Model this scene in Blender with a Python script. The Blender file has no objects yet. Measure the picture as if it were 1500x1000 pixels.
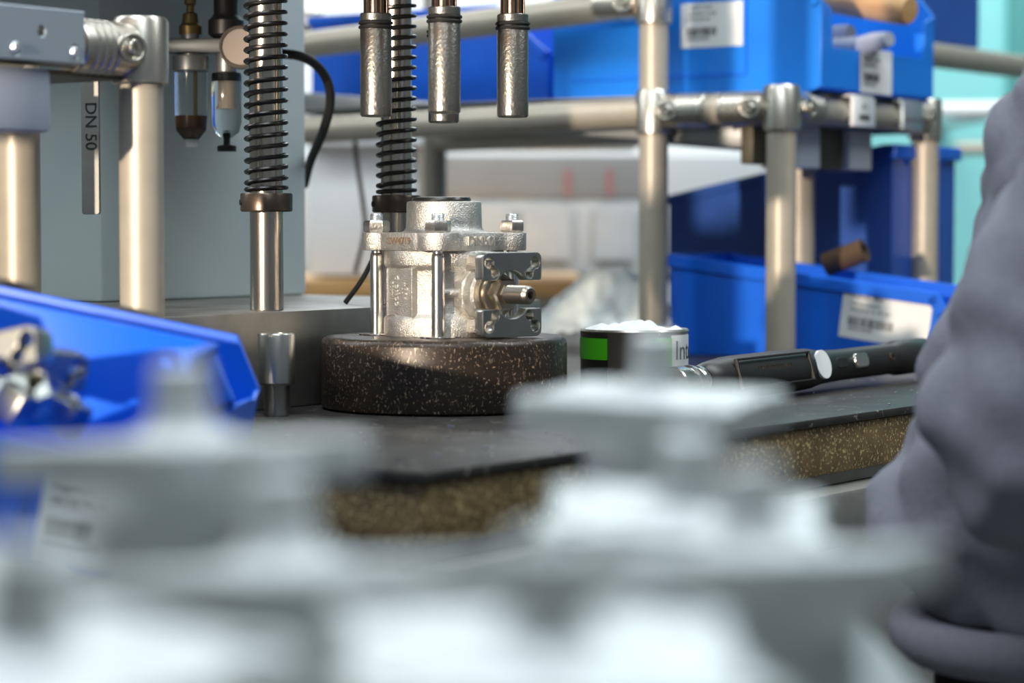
import bpy, bmesh, math, random
from mathutils import Vector, Matrix, Euler
random.seed(7)
C = bpy.context.scene.collection
R = math.radians
PI = math.pi

# ------------------------------------------------------------------ camera, world, lights
H = 0.1357                      # camera height above the bench top (z = 0)
CY = -1.8
PITCH = R(2.75)
cd = bpy.data.cameras.new('camera'); cam = bpy.data.objects.new('camera', cd); C.objects.link(cam)
cam.location = (0, CY, H); cam.rotation_euler = (PI/2 - PITCH, 0, 0)
cd.lens = 85; cd.sensor_width = 36; cd.clip_start = 0.02; cd.clip_end = 60
cd.dof.use_dof = True; cd.dof.focus_distance = 1.825; cd.dof.aperture_fstop = 5.0; cd.dof.aperture_blades = 0
bpy.context.scene.camera = cam
F = 85/36*1500

def at(px, py, d):
    """point seen at photo pixel (px, py) whose distance in front of the camera along world Y is d"""
    fw = Vector((0, math.cos(PITCH), -math.sin(PITCH))); up = Vector((0, math.sin(PITCH), math.cos(PITCH)))
    r = fw + Vector((1, 0, 0))*((px-750)/F) + up*((500-py)/F)
    return Vector((0, CY, H)) + r*(d/r.y)

sc = bpy.context.scene
sc.view_settings.view_transform = 'Standard'; sc.view_settings.look = 'None'
sc.view_settings.gamma = 1; sc.view_settings.use_curve_mapping = False
sc.view_settings.exposure = 0.0
w = bpy.data.worlds.new('world'); sc.world = w; w.use_nodes = True
wb = w.node_tree.nodes['Background']; wb.inputs[0].default_value = (0.62, 0.72, 0.78, 1); wb.inputs[1].default_value = 0.22

def area(name, loc, target, sx, sy, power, col):
    l = bpy.data.lights.new(name, 'AREA'); l.shape = 'RECTANGLE'; l.size = sx; l.size_y = sy; l.energy = power; l.color = col
    o = bpy.data.objects.new(name, l); C.objects.link(o); o.location = loc
    o.rotation_euler = (Vector(target)-Vector(loc)).to_track_quat('-Z', 'Y').to_euler(); return o
area('ceiling_light_cool', (-0.15, -1.15, 1.6), (-0.1, -1.1, 0), 1.8, 0.5, 27, (0.86, 0.95, 1.0))
area('ceiling_light_bench', (0.95, 0.1, 1.9), (0.5, 0.3, 0), 0.4, 2.0, 44, (0.9, 0.97, 1.0))
area('ceiling_light_left', (-1.7, 0.4, 1.7), (-0.2, 0.2, 0.1), 0.35, 1.8, 26, (0.95, 0.97, 1.0))
area('hall_fill_light', (0.0, 2.5, 2.1), (0.0, 3.4, 0.2), 3.0, 0.5, 105, (0.93, 0.98, 1.0))  # added fill to brighten the far wall, not a known fitting
kl = bpy.data.lights.new('work_lamp', 'SPOT'); kl.energy = 640; kl.color = (1.0, 0.83, 0.66); kl.shadow_soft_size = 0.035
kl.spot_size = R(10.6); kl.spot_blend = 0.3
ko = bpy.data.objects.new('work_lamp', kl); C.objects.link(ko)
ko.location = Vector((-0.03, 0.0, 0.06)) + 3.2*Vector((-0.50, -0.85, 0.13)).normalized()
ko.rotation_euler = Vector((math.cos(R(60.2))*math.cos(R(5.6)), math.sin(R(60.2))*math.cos(R(5.6)), -math.sin(R(5.6)))).to_track_quat('-Z', 'Y').to_euler()

# ------------------------------------------------------------------ materials
def mat(name, col, metal=0.0, rough=0.5, col2=None, nscale=60, bump=0.0, bscale=800, bdist=0.001, aniso=None, rvar=0.0, coat=0.0, sharp=(0.35, 0.7), spec=0.5):
    m = bpy.data.materials.new(name); m.use_nodes = True; nt = m.node_tree; N = nt.nodes; L = nt.links
    b = N['Principled BSDF']
    b.inputs['Base Color'].default_value = (*col, 1); b.inputs['Metallic'].default_value = metal; b.inputs['Roughness'].default_value = rough
    b.inputs['Coat Weight'].default_value = coat; b.inputs['Specular IOR Level'].default_value = spec
    tc = N.new('ShaderNodeTexCoord'); mp = N.new('ShaderNodeMapping'); L.new(tc.outputs['Object'], mp.inputs[0])
    if aniso: mp.inputs['Scale'].default_value = aniso
    if col2 or rvar:
        n = N.new('ShaderNodeTexNoise'); n.inputs['Scale'].default_value = nscale; n.inputs['Detail'].default_value = 6
        L.new(mp.outputs[0], n.inputs['Vector'])
        r = N.new('ShaderNodeMapRange'); r.inputs[1].default_value = sharp[0]; r.inputs[2].default_value = sharp[1]
        L.new(n.outputs[0], r.inputs[0])
        if col2:
            mx = N.new('ShaderNodeMix'); mx.data_type = 'RGBA'
            mx.inputs[6].default_value = (*col, 1); mx.inputs[7].default_value = (*col2, 1)
            L.new(r.outputs[0], mx.inputs[0]); L.new(mx.outputs[2], b.inputs['Base Color'])
        if rvar:
            r2 = N.new('ShaderNodeMapRange'); r2.inputs[3].default_value = max(rough-rvar, 0.03); r2.inputs[4].default_value = min(rough+rvar, 1)
            L.new(n.outputs[0], r2.inputs[0]); L.new(r2.outputs[0], b.inputs['Roughness'])
    if bump:
        n2 = N.new('ShaderNodeTexNoise'); n2.inputs['Scale'].default_value = bscale; n2.inputs['Detail'].default_value = 3
        L.new(mp.outputs[0], n2.inputs['Vector'])
        bp = N.new('ShaderNodeBump'); bp.inputs['Strength'].default_value = bump; bp.inputs['Distance'].default_value = bdist
        L.new(n2.outputs[0], bp.inputs['Height']); L.new(bp.outputs[0], b.inputs['Normal'])
    return m

M = {}
M['cast'] = mat('cast_steel', (0.50, 0.49, 0.455), 0.92, 0.40, (0.64, 0.62, 0.58), 160, 0.55, 950, 0.0014)
M['thread'] = mat('threaded_steel', (0.33, 0.30, 0.26), 1.0, 0.36)
M['raised'] = mat('highlit_raised_cast', (0.78, 0.76, 0.72), 0.9, 0.3)  # paler than the casting: highlights on the raised letters put into the colour
M['cast_pale'] = mat('pale_cast_steel', (0.545, 0.58, 0.585), 0.6, 0.50, (0.65, 0.675, 0.675), 40, 0.2, 500, 0.001)
M['machined'] = mat('machined_steel', (0.40, 0.42, 0.39), 1.0, 0.30, (0.50, 0.51, 0.48), 30, 0.1, 900, 0.0005, aniso=(1, 1, 0.05))
M['bright'] = mat('bright_steel', (0.70, 0.68, 0.64), 1.0, 0.2, None, 40, 0.05, 900, 0.0004, rvar=0.08)
M['nut'] = mat('nut_steel', (0.52, 0.47, 0.42), 1.0, 0.33, (0.66, 0.62, 0.57), 200, 0.35, 500, 0.0008)
M['zinc'] = mat('zinc_thread', (0.68, 0.72, 0.76), 0.9, 0.35)
M['gland'] = mat('stem_brassy_steel', (0.50, 0.44, 0.35), 1.0, 0.3)
M['shaft'] = mat('oily_shaft', (0.56, 0.51, 0.44), 1.0, 0.22, (0.42, 0.36, 0.29), 25, 0.08, 700, 0.0005, aniso=(1, 1, 0.25), rvar=0.1)
M['burnt'] = mat('burnished_brown_steel', (0.075, 0.058, 0.045), 0.75, 0.32, (0.12, 0.09, 0.07), 60, 0.1, 500, 0.0005)
M['spring'] = mat('black_spring_steel', (0.045, 0.042, 0.04), 0.85, 0.32)
M['socket'] = mat('worn_socket_steel', (0.25, 0.245, 0.225), 0.95, 0.36, (0.17, 0.125, 0.085), 38, 0.35, 420, 0.001, sharp=(0.5, 0.72))
M['dark'] = mat('black_plastic', (0.012, 0.012, 0.012), 0, 0.42)
M['rubber'] = mat('black_rubber', (0.010, 0.010, 0.010), 0, 0.6)
M['tube'] = mat('satin_tube', (0.44, 0.40, 0.325), 0.30, 0.45, (0.40, 0.365, 0.295), 60, 0.1, 900, 0.0004)
M['joint'] = mat('nickel_joint', (0.54, 0.51, 0.45), 1.0, 0.34, None, 60, 0.1, 300, 0.0006)
M['bracket'] = mat('blue_grey_bracket', (0.36, 0.42, 0.47), 0.6, 0.4)
M['greyplastic'] = mat('grey_plastic', (0.33, 0.36, 0.41), 0, 0.45)
M['palegrey'] = mat('pale_grey_plastic', (0.47, 0.50, 0.54), 0, 0.5)
M['olive'] = mat('dark_olive_metal', (0.10, 0.09, 0.06), 0.5, 0.5)
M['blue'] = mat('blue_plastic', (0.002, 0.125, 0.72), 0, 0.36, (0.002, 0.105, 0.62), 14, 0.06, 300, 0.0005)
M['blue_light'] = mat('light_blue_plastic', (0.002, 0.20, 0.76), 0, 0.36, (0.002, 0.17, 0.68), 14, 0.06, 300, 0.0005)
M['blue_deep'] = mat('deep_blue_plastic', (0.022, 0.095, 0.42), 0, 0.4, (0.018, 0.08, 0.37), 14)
M['panel'] = mat('grey_green_paint', (0.50, 0.575, 0.58), 0, 0.42, (0.45, 0.53, 0.54), 9, 0.06, 260, 0.0006)
M['plate'] = mat('ground_plate', (0.36, 0.345, 0.315), 0.8, 0.42, (0.22, 0.21, 0.19), 22, 0.15, 300, 0.0006)
M['wood'] = mat('varnished_wood', (0.62, 0.37, 0.16), 0, 0.35, (0.48, 0.26, 0.10), 30, 0.05, 200, 0.0005, aniso=(0.2, 1, 1))
M['tablewood'] = mat('table_wood', (0.62, 0.36, 0.14), 0, 0.5, (0.5, 0.28, 0.1), 10)
M['white'] = mat('white_paint', (0.82, 0.84, 0.84), 0, 0.5)
M['boardgrey'] = mat('grey_board', (0.42, 0.41, 0.40), 0, 0.6, (0.34, 0.33, 0.32), 6)
M['paper'] = mat('white_paper', (0.78, 0.80, 0.80), 0, 0.55, (0.70, 0.73, 0.74), 20)
M['ink'] = mat('black_ink', (0.02, 0.022, 0.025), 0, 0.6)
M['rust_ink'] = mat('laser_mark', (0.21, 0.125, 0.065), 0.3, 0.5)
M['red'] = mat('red_print', (0.50, 0.24, 0.24), 0, 0.6)
M['green'] = mat('green_label', (0.07, 0.50, 0.01), 0, 0.35)
M['tin'] = mat('tin_can', (0.50, 0.45, 0.40), 0.9, 0.3, None, 40, rvar=0.1)
M['canlabel'] = mat('dark_can_label', (0.018, 0.015, 0.012), 0, 0.3)
M['brown'] = mat('cardboard', (0.075, 0.043, 0.018), 0, 0.8)
M['turq'] = mat('turquoise_paint', (0.27, 0.66, 0.66), 0, 0.5, (0.25, 0.62, 0.62), 2)
M['turq_dark'] = mat('dark_turquoise_paint', (0.08, 0.30, 0.29), 0, 0.5)
M['floor'] = mat('grey_floor', (0.24, 0.24, 0.24), 0, 0.45, (0.2, 0.2, 0.2), 3)
M['sheet'] = mat('grey_sheet_metal', (0.40, 0.41, 0.41), 0.6, 0.4, (0.33, 0.34, 0.34), 12)
M['steelrail'] = mat('grey_steel_rail', (0.30, 0.30, 0.28), 0.35, 0.55, (0.22, 0.21, 0.18), 30)
M['hoodie'] = mat('grey_sweatshirt', (0.235, 0.24, 0.28), 0, 0.95, (0.19, 0.195, 0.235), 320, 0.6, 800, 0.0015, spec=0.1)
M['trousers'] = mat('black_trousers', (0.018, 0.017, 0.018), 0, 0.9, spec=0.1)
M['skin'] = mat('skin', (0.55, 0.33, 0.24), 0, 0.5)
M['hair'] = mat('dark_hair', (0.03, 0.02, 0.015), 0, 0.6)
M['eye'] = mat('eye', (0.6, 0.6, 0.58), 0, 0.2)
M['oil'] = mat('amber_oil', (0.055, 0.022, 0.003), 0, 0.1)
M['brass'] = mat('brass', (0.25, 0.18, 0.07), 0.8, 0.4)
M['gauge'] = mat('dim_gauge_case', (0.22, 0.19, 0.165), 0.4, 0.4)
M['dimmetal'] = mat('dim_alloy', (0.30, 0.31, 0.31), 0.7, 0.4)
M['cream'] = mat('cream_filter', (0.62, 0.52, 0.42), 0, 0.7)
M['seal'] = mat('black_seal', (0.014, 0.013, 0.011), 0, 0.3)
g = mat('clear_bowl', (0.9, 0.95, 0.96), 0, 0.06); gb = g.node_tree.nodes['Principled BSDF']
gb.inputs['Transmission Weight'].default_value = 1.0; gb.inputs['IOR'].default_value = 1.25; M['glass'] = g
p = mat('milky_plastic_film', (0.75, 0.80, 0.77), 0, 0.35, None, 30, 0.4, 40, 0.004); pb = p.node_tree.nodes['Principled BSDF']
pb.inputs['Alpha'].default_value = 0.72; M['film'] = p

def scratch_material(name, base, base2, rough, scol, vscale, thr, mscale, stretch=(1, 1, 0.35), metal=0.3):
    m = mat(name, base, metal, rough, base2, 40, 0.15, 350, 0.0006, rvar=0.0)
    nt = m.node_tree; N = nt.nodes; L = nt.links; b = N['Principled BSDF']
    src = b.inputs['Base Color'].links[0].from_socket
    tc = N.new('ShaderNodeTexCoord'); mp = N.new('ShaderNodeMapping'); mp.inputs['Scale'].default_value = stretch
    L.new(tc.outputs['Object'], mp.inputs[0])
    nd = N.new('ShaderNodeTexNoise'); nd.inputs['Scale'].default_value = 120
    L.new(mp.outputs[0], nd.inputs['Vector'])
    ad = N.new('ShaderNodeVectorMath'); ad.operation = 'MULTIPLY_ADD'; ad.inputs[1].default_value = (0.012,)*3
    L.new(nd.outputs['Color'], ad.inputs[0]); L.new(mp.outputs[0], ad.inputs[2])
    v = N.new('ShaderNodeTexVoronoi'); v.feature = 'DISTANCE_TO_EDGE'; v.inputs['Scale'].default_value = vscale
    L.new(ad.outputs[0], v.inputs['Vector'])
    lt = N.new('ShaderNodeMath'); lt.operation = 'LESS_THAN'; lt.inputs[1].default_value = thr; L.new(v.outputs['Distance'], lt.inputs[0])
    nm = N.new('ShaderNodeTexNoise'); nm.inputs['Scale'].default_value = mscale; nm.inputs['Detail'].default_value = 4
    L.new(tc.outputs['Object'], nm.inputs['Vector'])
    gt = N.new('ShaderNodeMath'); gt.operation = 'GREATER_THAN'; gt.inputs[1].default_value = 0.56; L.new(nm.outputs[0], gt.inputs[0])
    mu = N.new('ShaderNodeMath'); mu.operation = 'MULTIPLY'; L.new(lt.outputs[0], mu.inputs[0]); L.new(gt.outputs[0], mu.inputs[1])
    mx = N.new('ShaderNodeMix'); mx.data_type = 'RGBA'; L.new(mu.outputs[0], mx.inputs[0]); L.new(src, mx.inputs[6])
    mx.inputs[7].default_value = (*scol, 1); L.new(mx.outputs[2], b.inputs['Base Color'])
    return m
M['disc'] = scratch_material('scratched_black_disc', (0.019, 0.014, 0.010), (0.034, 0.024, 0.017), 0.38, (0.42, 0.31, 0.22), 430, 0.030, 420)
M['benchtop'] = scratch_material('worn_black_bench', (0.030, 0.029, 0.028), (0.045, 0.042, 0.038), 0.33, (0.25, 0.22, 0.19), 45, 0.012, 60, (1, 1, 1), 0.0)
M['benchtop'].node_tree.nodes['Principled BSDF'].inputs['Specular IOR Level'].default_value = 0.12
M['edgewood'] = scratch_material('stained_panel_edge', (0.23, 0.155, 0.062), (0.11, 0.072, 0.028), 0.6, (0.62, 0.48, 0.22), 260, 0.10, 420, (1, 1, 0.6), 0.0)

# ------------------------------------------------------------------ mesh helpers
def finish(me, m, ang=35):
    if m is not None:
        me.materials.clear(); me.materials.append(M[m] if isinstance(m, str) else m)
    me.polygons.foreach_set('use_smooth', [True]*len(me.polygons)); me.set_sharp_from_angle(angle=R(ang)); me.update()
    return me
def mesh_of(bm, m, ang=35):
    bmesh.ops.recalc_face_normals(bm, faces=bm.faces)
    me = bpy.data.meshes.new('m'); bm.to_mesh(me); bm.free(); return finish(me, m, ang)
def link(name, me, parent=None, mtx=None):
    o = bpy.data.objects.new(name, me); C.objects.link(o); me.name = name
    if parent: o.parent = parent
    if mtx is not None: o.matrix_basis = mtx
    return o
def obj(name, bm, m, parent=None, mtx=None, ang=35): return link(name, mesh_of(bm, m, ang), parent, mtx)
def T(x, y=None, z=None):
    return Matrix.Translation(Vector(x) if y is None else Vector((x, y, z)))
def RX(a): return Matrix.Rotation(a, 4, 'X')
def RY(a): return Matrix.Rotation(a, 4, 'Y')
def RZ(a): return Matrix.Rotation(a, 4, 'Z')
def axis_m(p0, p1):
    p0 = Vector(p0); p1 = Vector(p1)
    return T(p0) @ (p1-p0).to_track_quat('Z', 'Y').to_matrix().to_4x4()
def tag(o, label=None, cat=None, group=None, kind=None):
    if label: o['label'] = label
    if cat: o['category'] = cat
    if group: o['group'] = group
    if kind: o['kind'] = kind
    return o
def empty(name, mtx, label, cat, group=None):
    o = bpy.data.objects.new(name, None); C.objects.link(o); o.empty_display_size = 0.02; o.matrix_basis = mtx
    return tag(o, label, cat, group)
def NB(): return bmesh.new()
def add_box(bm, x0, x1, y0, y1, z0, z1, bev=0.0, mtx=None, seg=2):
    r = bmesh.ops.create_cube(bm, size=1.0); vs = r['verts']
    bmesh.ops.scale(bm, vec=(x1-x0, y1-y0, z1-z0), verts=vs)
    bmesh.ops.translate(bm, vec=((x0+x1)/2, (y0+y1)/2, (z0+z1)/2), verts=vs)
    if bev:
        es = list({e for v in vs for e in v.link_edges})
        g2 = bmesh.ops.bevel(bm, geom=es, offset=bev, segments=seg, affect='EDGES', profile=0.5); vs = list({v for f in g2['faces'] for v in f.verts} | {v for v in vs if v.is_valid})
    if mtx is not None: bmesh.ops.transform(bm, matrix=mtx, verts=vs)
    return bm
def box(*a, **k): return add_box(NB(), *a, **k)
def add_lathe(bm, prof, seg=40, mtx=None, phase=0.0):
    rings = []; mtx = mtx or Matrix()
    for r, z in prof:
        if r < 1e-7: rings.append([bm.verts.new(mtx @ Vector((0, 0, z)))])
        else: rings.append([bm.verts.new(mtx @ Vector((r*math.cos(2*PI*i/seg+phase), r*math.sin(2*PI*i/seg+phase), z))) for i in range(seg)])
    for a, b in zip(rings, rings[1:]):
        for i in range(seg):
            j = (i+1) % seg
            if len(a) == 1 and len(b) == 1: continue
            if len(a) == 1: bm.faces.new((a[0], b[i], b[j]))
            elif len(b) == 1: bm.faces.new((a[i], a[j], b[0]))
            else: bm.faces.new((a[i], a[j], b[j], b[i]))
    for ring in (rings[0], rings[-1]):
        pass
    return bm
def lathe(prof, seg=40, mtx=None, phase=0.0): return add_lathe(NB(), prof, seg, mtx, phase)
def cyl_prof(r, z0, z1, c=0.0005): return [(0, z0), (r-c, z0), (r, z0+c), (r, z1-c), (r-c, z1), (0, z1)]
def add_cyl(bm, r, p0, p1, seg=32, c=0.0005):
    L_ = (Vector(p1)-Vector(p0)).length
    return add_lathe(bm, cyl_prof(r, 0, L_, c), seg, axis_m(p0, p1))
def cyl(r, p0, p1, seg=32, c=0.0005): return add_cyl(NB(), r, p0, p1, seg, c)
def add_tube(bm, pts, r, seg=10, caps=True):
    pts = [Vector(q) for q in pts]; n = len(pts); rr = r if isinstance(r, (list, tuple)) else [r]*n
    tang = [(pts[min(i+1, n-1)]-pts[max(i-1, 0)]).normalized() for i in range(n)]
    ref = Vector((0, 0, 1)) if abs(tang[0].z) < 0.9 else Vector((1, 0, 0))
    nrm = tang[0].cross(ref).normalized(); rings = []
    for i in range(n):
        nrm = (nrm - tang[i]*nrm.dot(tang[i])).normalized(); bn = tang[i].cross(nrm)
        rings.append([bm.verts.new(pts[i] + rr[i]*(math.cos(2*PI*k/seg)*nrm + math.sin(2*PI*k/seg)*bn)) for k in range(seg)])
    for a, b in zip(rings, rings[1:]):
        for k in range(seg): bm.faces.new((a[k], a[(k+1) % seg], b[(k+1) % seg], b[k]))
    if caps: bm.faces.new(rings[0][::-1]); bm.faces.new(rings[-1])
    return bm
def tube(pts, r, seg=10): return add_tube(NB(), pts, r, seg)
def spline(pts, n=12):
    pts = [Vector(q) for q in pts]; out = []
    P = [2*pts[0]-pts[1]] + pts + [2*pts[-1]-pts[-2]]
    for i in range(1, len(P)-2):
        for k in range(n):
            t = k/n; a, b, c, d = P[i-1], P[i], P[i+1], P[i+2]
            out.append(0.5*((2*b) + (c-a)*t + (2*a-5*b+4*c-d)*t*t + (3*b-a-3*c+d)*t**3))
    return out + [pts[-1]]
def prism_mesh(loops, depth, m, bevel=0.0, ang=30):
    """outline loops (first outer, others holes) extruded to thickness depth, centred on z = 0"""
    cu = bpy.data.curves.new('c', 'CURVE'); cu.dimensions = '2D'; cu.fill_mode = 'BOTH'
    cu.extrude = max(depth/2-bevel, 0.00001); cu.bevel_depth = bevel; cu.bevel_resolution = 1; cu.offset = -bevel
    for lp in loops:
        s = cu.splines.new('POLY'); s.points.add(len(lp)-1)
        for q, (x, y) in zip(s.points, lp): q.co = (x, y, 0, 1)
        s.use_cyclic_u = True
    o = bpy.data.objects.new('c', cu); me = bpy.data.meshes.new_from_object(o)
    bpy.data.objects.remove(o); bpy.data.curves.remove(cu)
    return finish(me, m, ang)
def text_mesh(s, size, depth, m, align='CENTER'):
    cu = bpy.data.curves.new('t', 'FONT'); cu.body = s; cu.size = size; cu.extrude = depth/2; cu.align_x = align; cu.align_y = 'CENTER'; cu.resolution_u = 3
    o = bpy.data.objects.new('t', cu); me = bpy.data.meshes.new_from_object(o)
    bpy.data.objects.remove(o); bpy.data.curves.remove(cu)
    return finish(me, m)
def join_meshes(items, m):
    bm = NB()
    for me, mtx in items:
        b2 = NB(); b2.from_mesh(me); bmesh.ops.transform(b2, matrix=mtx, verts=b2.verts)
        t = bpy.data.meshes.new('t'); b2.to_mesh(t); b2.free(); bm.from_mesh(t); bpy.data.meshes.remove(t)
    me = bpy.data.meshes.new('j'); bm.to_mesh(me); bm.free(); return finish(me, m)
def kids(o): return [c for c in bpy.data.objects if c.parent == o]
def copy_tree(o, parent=None):
    c = o.copy(); C.objects.link(c)
    if parent: c.parent = parent
    for ch in kids(o): copy_tree(ch, c)
    return c
def arc(cx, cy, r, a0, a1, n=8): return [(cx+r*math.cos(R(a0+(a1-a0)*i/n)), cy+r*math.sin(R(a0+(a1-a0)*i/n))) for i in range(n+1)]

ANG = 55.0
U = Vector((math.cos(R(ANG)), math.sin(R(ANG)), 0)); V = Vector((-U.y, U.x, 0)); Z = Vector((0, 0, 1))
def frame(o, a=0, b=0, z=0): return Vector(o) + U*a + V*b + Z*z

# ------------------------------------------------------------------ setting
fl = obj('floor', box(-5, 5, -3.5, 5, -0.95, -0.90), 'floor'); tag(fl, kind='structure')
wbk = obj('wall_back', box(-5, 5, 3.6, 3.7, -0.9, 2.4), 'turq'); tag(wbk, kind='structure')
x0 = at(1486, 200, 5.3).x
tr = obj('trim_1', box(x0, x0+0.35, 3.54, 3.6, -0.9, 2.4, 0.004), 'turq_dark'); tag(tr, kind='structure')

# ------------------------------------------------------------------ work bench
BO = Vector((0.1416, -0.208, 0))
def bpt(t, q, z=0): return frame(BO, t, q, z)
BM = T(BO) @ RZ(R(ANG))        # local x along the bench, y into it
bench = empty('workbench', BM @ T(0, 0, -0.9), 'workbench with scratched black top and stained brown front edge under the silver valve', 'workbench')
up = T(0, 0, 0.9)
t0, t1, q1 = -0.33, 1.6, 0.95
obj('bench_top', box(t0, t1, 0, q1, -0.0065, 0, 0.002), 'benchtop', bench, up)
obj('core_board', box(t0+0.004, t1-0.004, 0.004, q1-0.004, -0.042, -0.0068, 0.002), 'edgewood', bench, up)
obj('front_rail', box(t0+0.01, t1-0.02, -0.012, 0.028, -0.092, -0.052, 0.004), 'steelrail', bench, up)
obj('front_panel', box(t0+0.05, t1-0.04, 0.0, 0.004, -0.45, -0.093, 0.001), 'steelrail', bench, up)
obj('front_rail', box(t0+0.02, t1-0.02, 0.012, 0.07, -0.0515, -0.0425, 0.001), 'steelrail', bench, up)
obj('rear_rail', box(t0+0.02, t1-0.02, q1-0.06, q1-0.02, -0.092, -0.0425, 0.004), 'steelrail', bench, up)
obj('side_rail', box(t0+0.01, t0+0.05, 0.03, q1-0.06, -0.092, -0.0425, 0.004), 'steelrail', bench, up)
for tx in (t0+0.03, t1-0.05):
    for qy in (0.05, q1-0.05): obj('leg', box(tx-0.02, tx+0.02, qy-0.02, qy+0.02, 0, 0.86, 0.003), 'steelrail', bench)

# ------------------------------------------------------------------ fixture disc
disc = obj('fixture_disc', lathe([(0, 0), (0.0885, 0), (0.0912, 0.002), (0.0916, 0.004), (0.0916, 0.0485), (0.0906, 0.0515), (0.088, 0.0535), (0.082, 0.0540), (0, 0.0540)], 96), 'disc', None, T(-0.0505, 0, 0))
tag(disc, 'thick scratched black disc holding the silver valve on the bench', 'fixture')
DZ = 0.0541

# ------------------------------------------------------------------ valve
def flange_outline(hub=0.0435, cmax=0.0475, lc=0.0475, lr=0.0138, n=240):
    rad = []
    for i in range(n):
        a = 360*i/n
        d45 = ((a+45) % 90) - 45; d45 = abs(d45) ; d45 = R(45-d45)      # angle from the nearest side centre
        base = min(hub/math.cos(d45), cmax)
        dl = R(((a+45) % 90)-45); s = lc*math.sin(dl); lob = 0
        if abs(s) < lr: lob = lc*math.cos(dl)+math.sqrt(lr*lr-s*s)
        rad.append(max(base, lob))
    for _ in range(3): rad = [(rad[i-1]+2*rad[i]+rad[(i+1) % n])/4 for i in range(n)]
    return [(rad[i]*math.cos(2*PI*i/n), rad[i]*math.sin(2*PI*i/n)) for i in range(n)]
def circ(cx, cy, r, n=16): return [(cx+r*math.cos(2*PI*i/n), cy-r*math.sin(2*PI*i/n)) for i in range(n)]
def keyhole(sx, sy):
    o = Vector((0.0222, 0.0230)); i = Vector((0.0163, 0.0152)); d = (o-i).normalized(); a = math.degrees(math.atan2(d.y, d.x))
    ro, ri = 0.0043, 0.0037
    pts = arc(o.x, o.y, ro, a-148, a+148, 14) + arc(i.x, i.y, ri, a+180-144, a+180+144, 12)
    pts = [(sx*x, sy*y) for x, y in pts]
    return pts if sx*sy > 0 else pts[::-1]
def pad_loops(sy):
    hw, hh, r, gy = 0.0283, 0.0306, 0.005, 0.0102
    cutr = 0.0173; a0 = math.degrees(math.asin(gy/cutr))
    p = arc(hw-r, hh-r, r, 0, 90, 5) + arc(-hw+r, hh-r, r, 90, 180, 5) + arc(-hw+0.002, gy+0.002, 0.002, 180, 270, 3)
    p += arc(0, 0, cutr, 180-a0, a0, 16) + arc(hw-0.002, gy+0.002, 0.002, 270, 360, 3)
    p = [(x, sy*y) for x, y in p]
    return [p, keyhole(1, sy), keyhole(-1, sy)]
ME = {}
ME['flange'] = prism_mesh([flange_outline()] + [circ(0.0505*math.cos(k*PI/2), 0.0505*math.sin(k*PI/2), 0.0056) for k in range(4)], 0.0132, 'cast', 0.0009)
ME['flange_pale'] = ME['flange'].copy(); ME['flange_pale'].materials[0] = M['cast_pale']
ME['pad_up'] = prism_mesh(pad_loops(1), 0.0092, 'machined', 0.0006)
ME['pad_low'] = prism_mesh(pad_loops(-1), 0.0092, 'machined', 0.0006)
def hexnut(r, h):
    bm = lathe([(0, 0), (r*0.88, 0), (r, 0.0016), (r, h-0.0016), (r*0.88, h), (0, h)], 6)
    return bm
VR = R(-3.4)
VM = T(-0.0505, 0, DZ) @ RZ(VR)
valve = empty('ball_valve', VM, 'silver cast ball valve with four long bolts standing on the black disc', 'valve')
# local frame: -y bolt is the front one, stem looks along (-y rotated 45 deg towards +x)
SA = R(-45)                       # stem direction angle
SD = Vector((math.cos(SA), math.sin(SA), 0))
body = lathe([(0.020, 0.0), (0.0447, 0.0), (0.0450, 0.0008), (0.0450, 0.0125), (0.0436, 0.0148), (0.0416, 0.0165), (0.0412, 0.018), (0.0412, 0.0475),
              (0.0418, 0.0495), (0.0438, 0.0512), (0.0446, 0.053), (0.0446, 0.0620), (0.0440, 0.0630), (0.020, 0.0630)], 96)
bo = obj('body', body, 'cast', valve)
def along(dirv, dist, z, up_=Z):      # frame whose z axis is dirv, y axis up
    d = Vector(dirv).normalized(); x = up_.cross(d)
    return Matrix((( x.x, up_.x, d.x, d.x*dist), (x.y, up_.y, d.y, d.y*dist), (x.z, up_.z, d.z, z), (0, 0, 0, 1)))
LD = Vector((math.cos(R(-135)), math.sin(R(-135)), 0))
fp = link('marking_panel', prism_mesh([[(-0.0135, -0.0175), (0.0135, -0.0175), (0.0135, 0.0175), (-0.0135, 0.0175)]], 0.006, 'cast', 0.0006), bo, along(LD, 0.0398, 0.0325))
rib = NB()
for s in (-1, 1): add_box(rib, s*0.0143-0.001, s*0.0143+0.001, -0.0178, 0.0178, -0.004, 0.0050, 0.0006)
obj('panel_rib', rib, 'cast', bo, along(LD, 0.0385, 0.0325))
tx = []
for s, xx, sz in (('1.4408', -0.0085, 0.0052), ('GG8SG1D', -0.003, 0.0052), ('00', 0.0022, 0.0052), ('F E S T', 0.0078, 0.0045)):
    tx.append((text_mesh(s, sz, 0.0012, 'cast'), T(xx, 0.001, 0.0031) @ RZ(PI/2)))
tx = link('raised_marking', join_meshes(tx, 'raised'), bo, along(LD, 0.0398, 0.0325))
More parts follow.
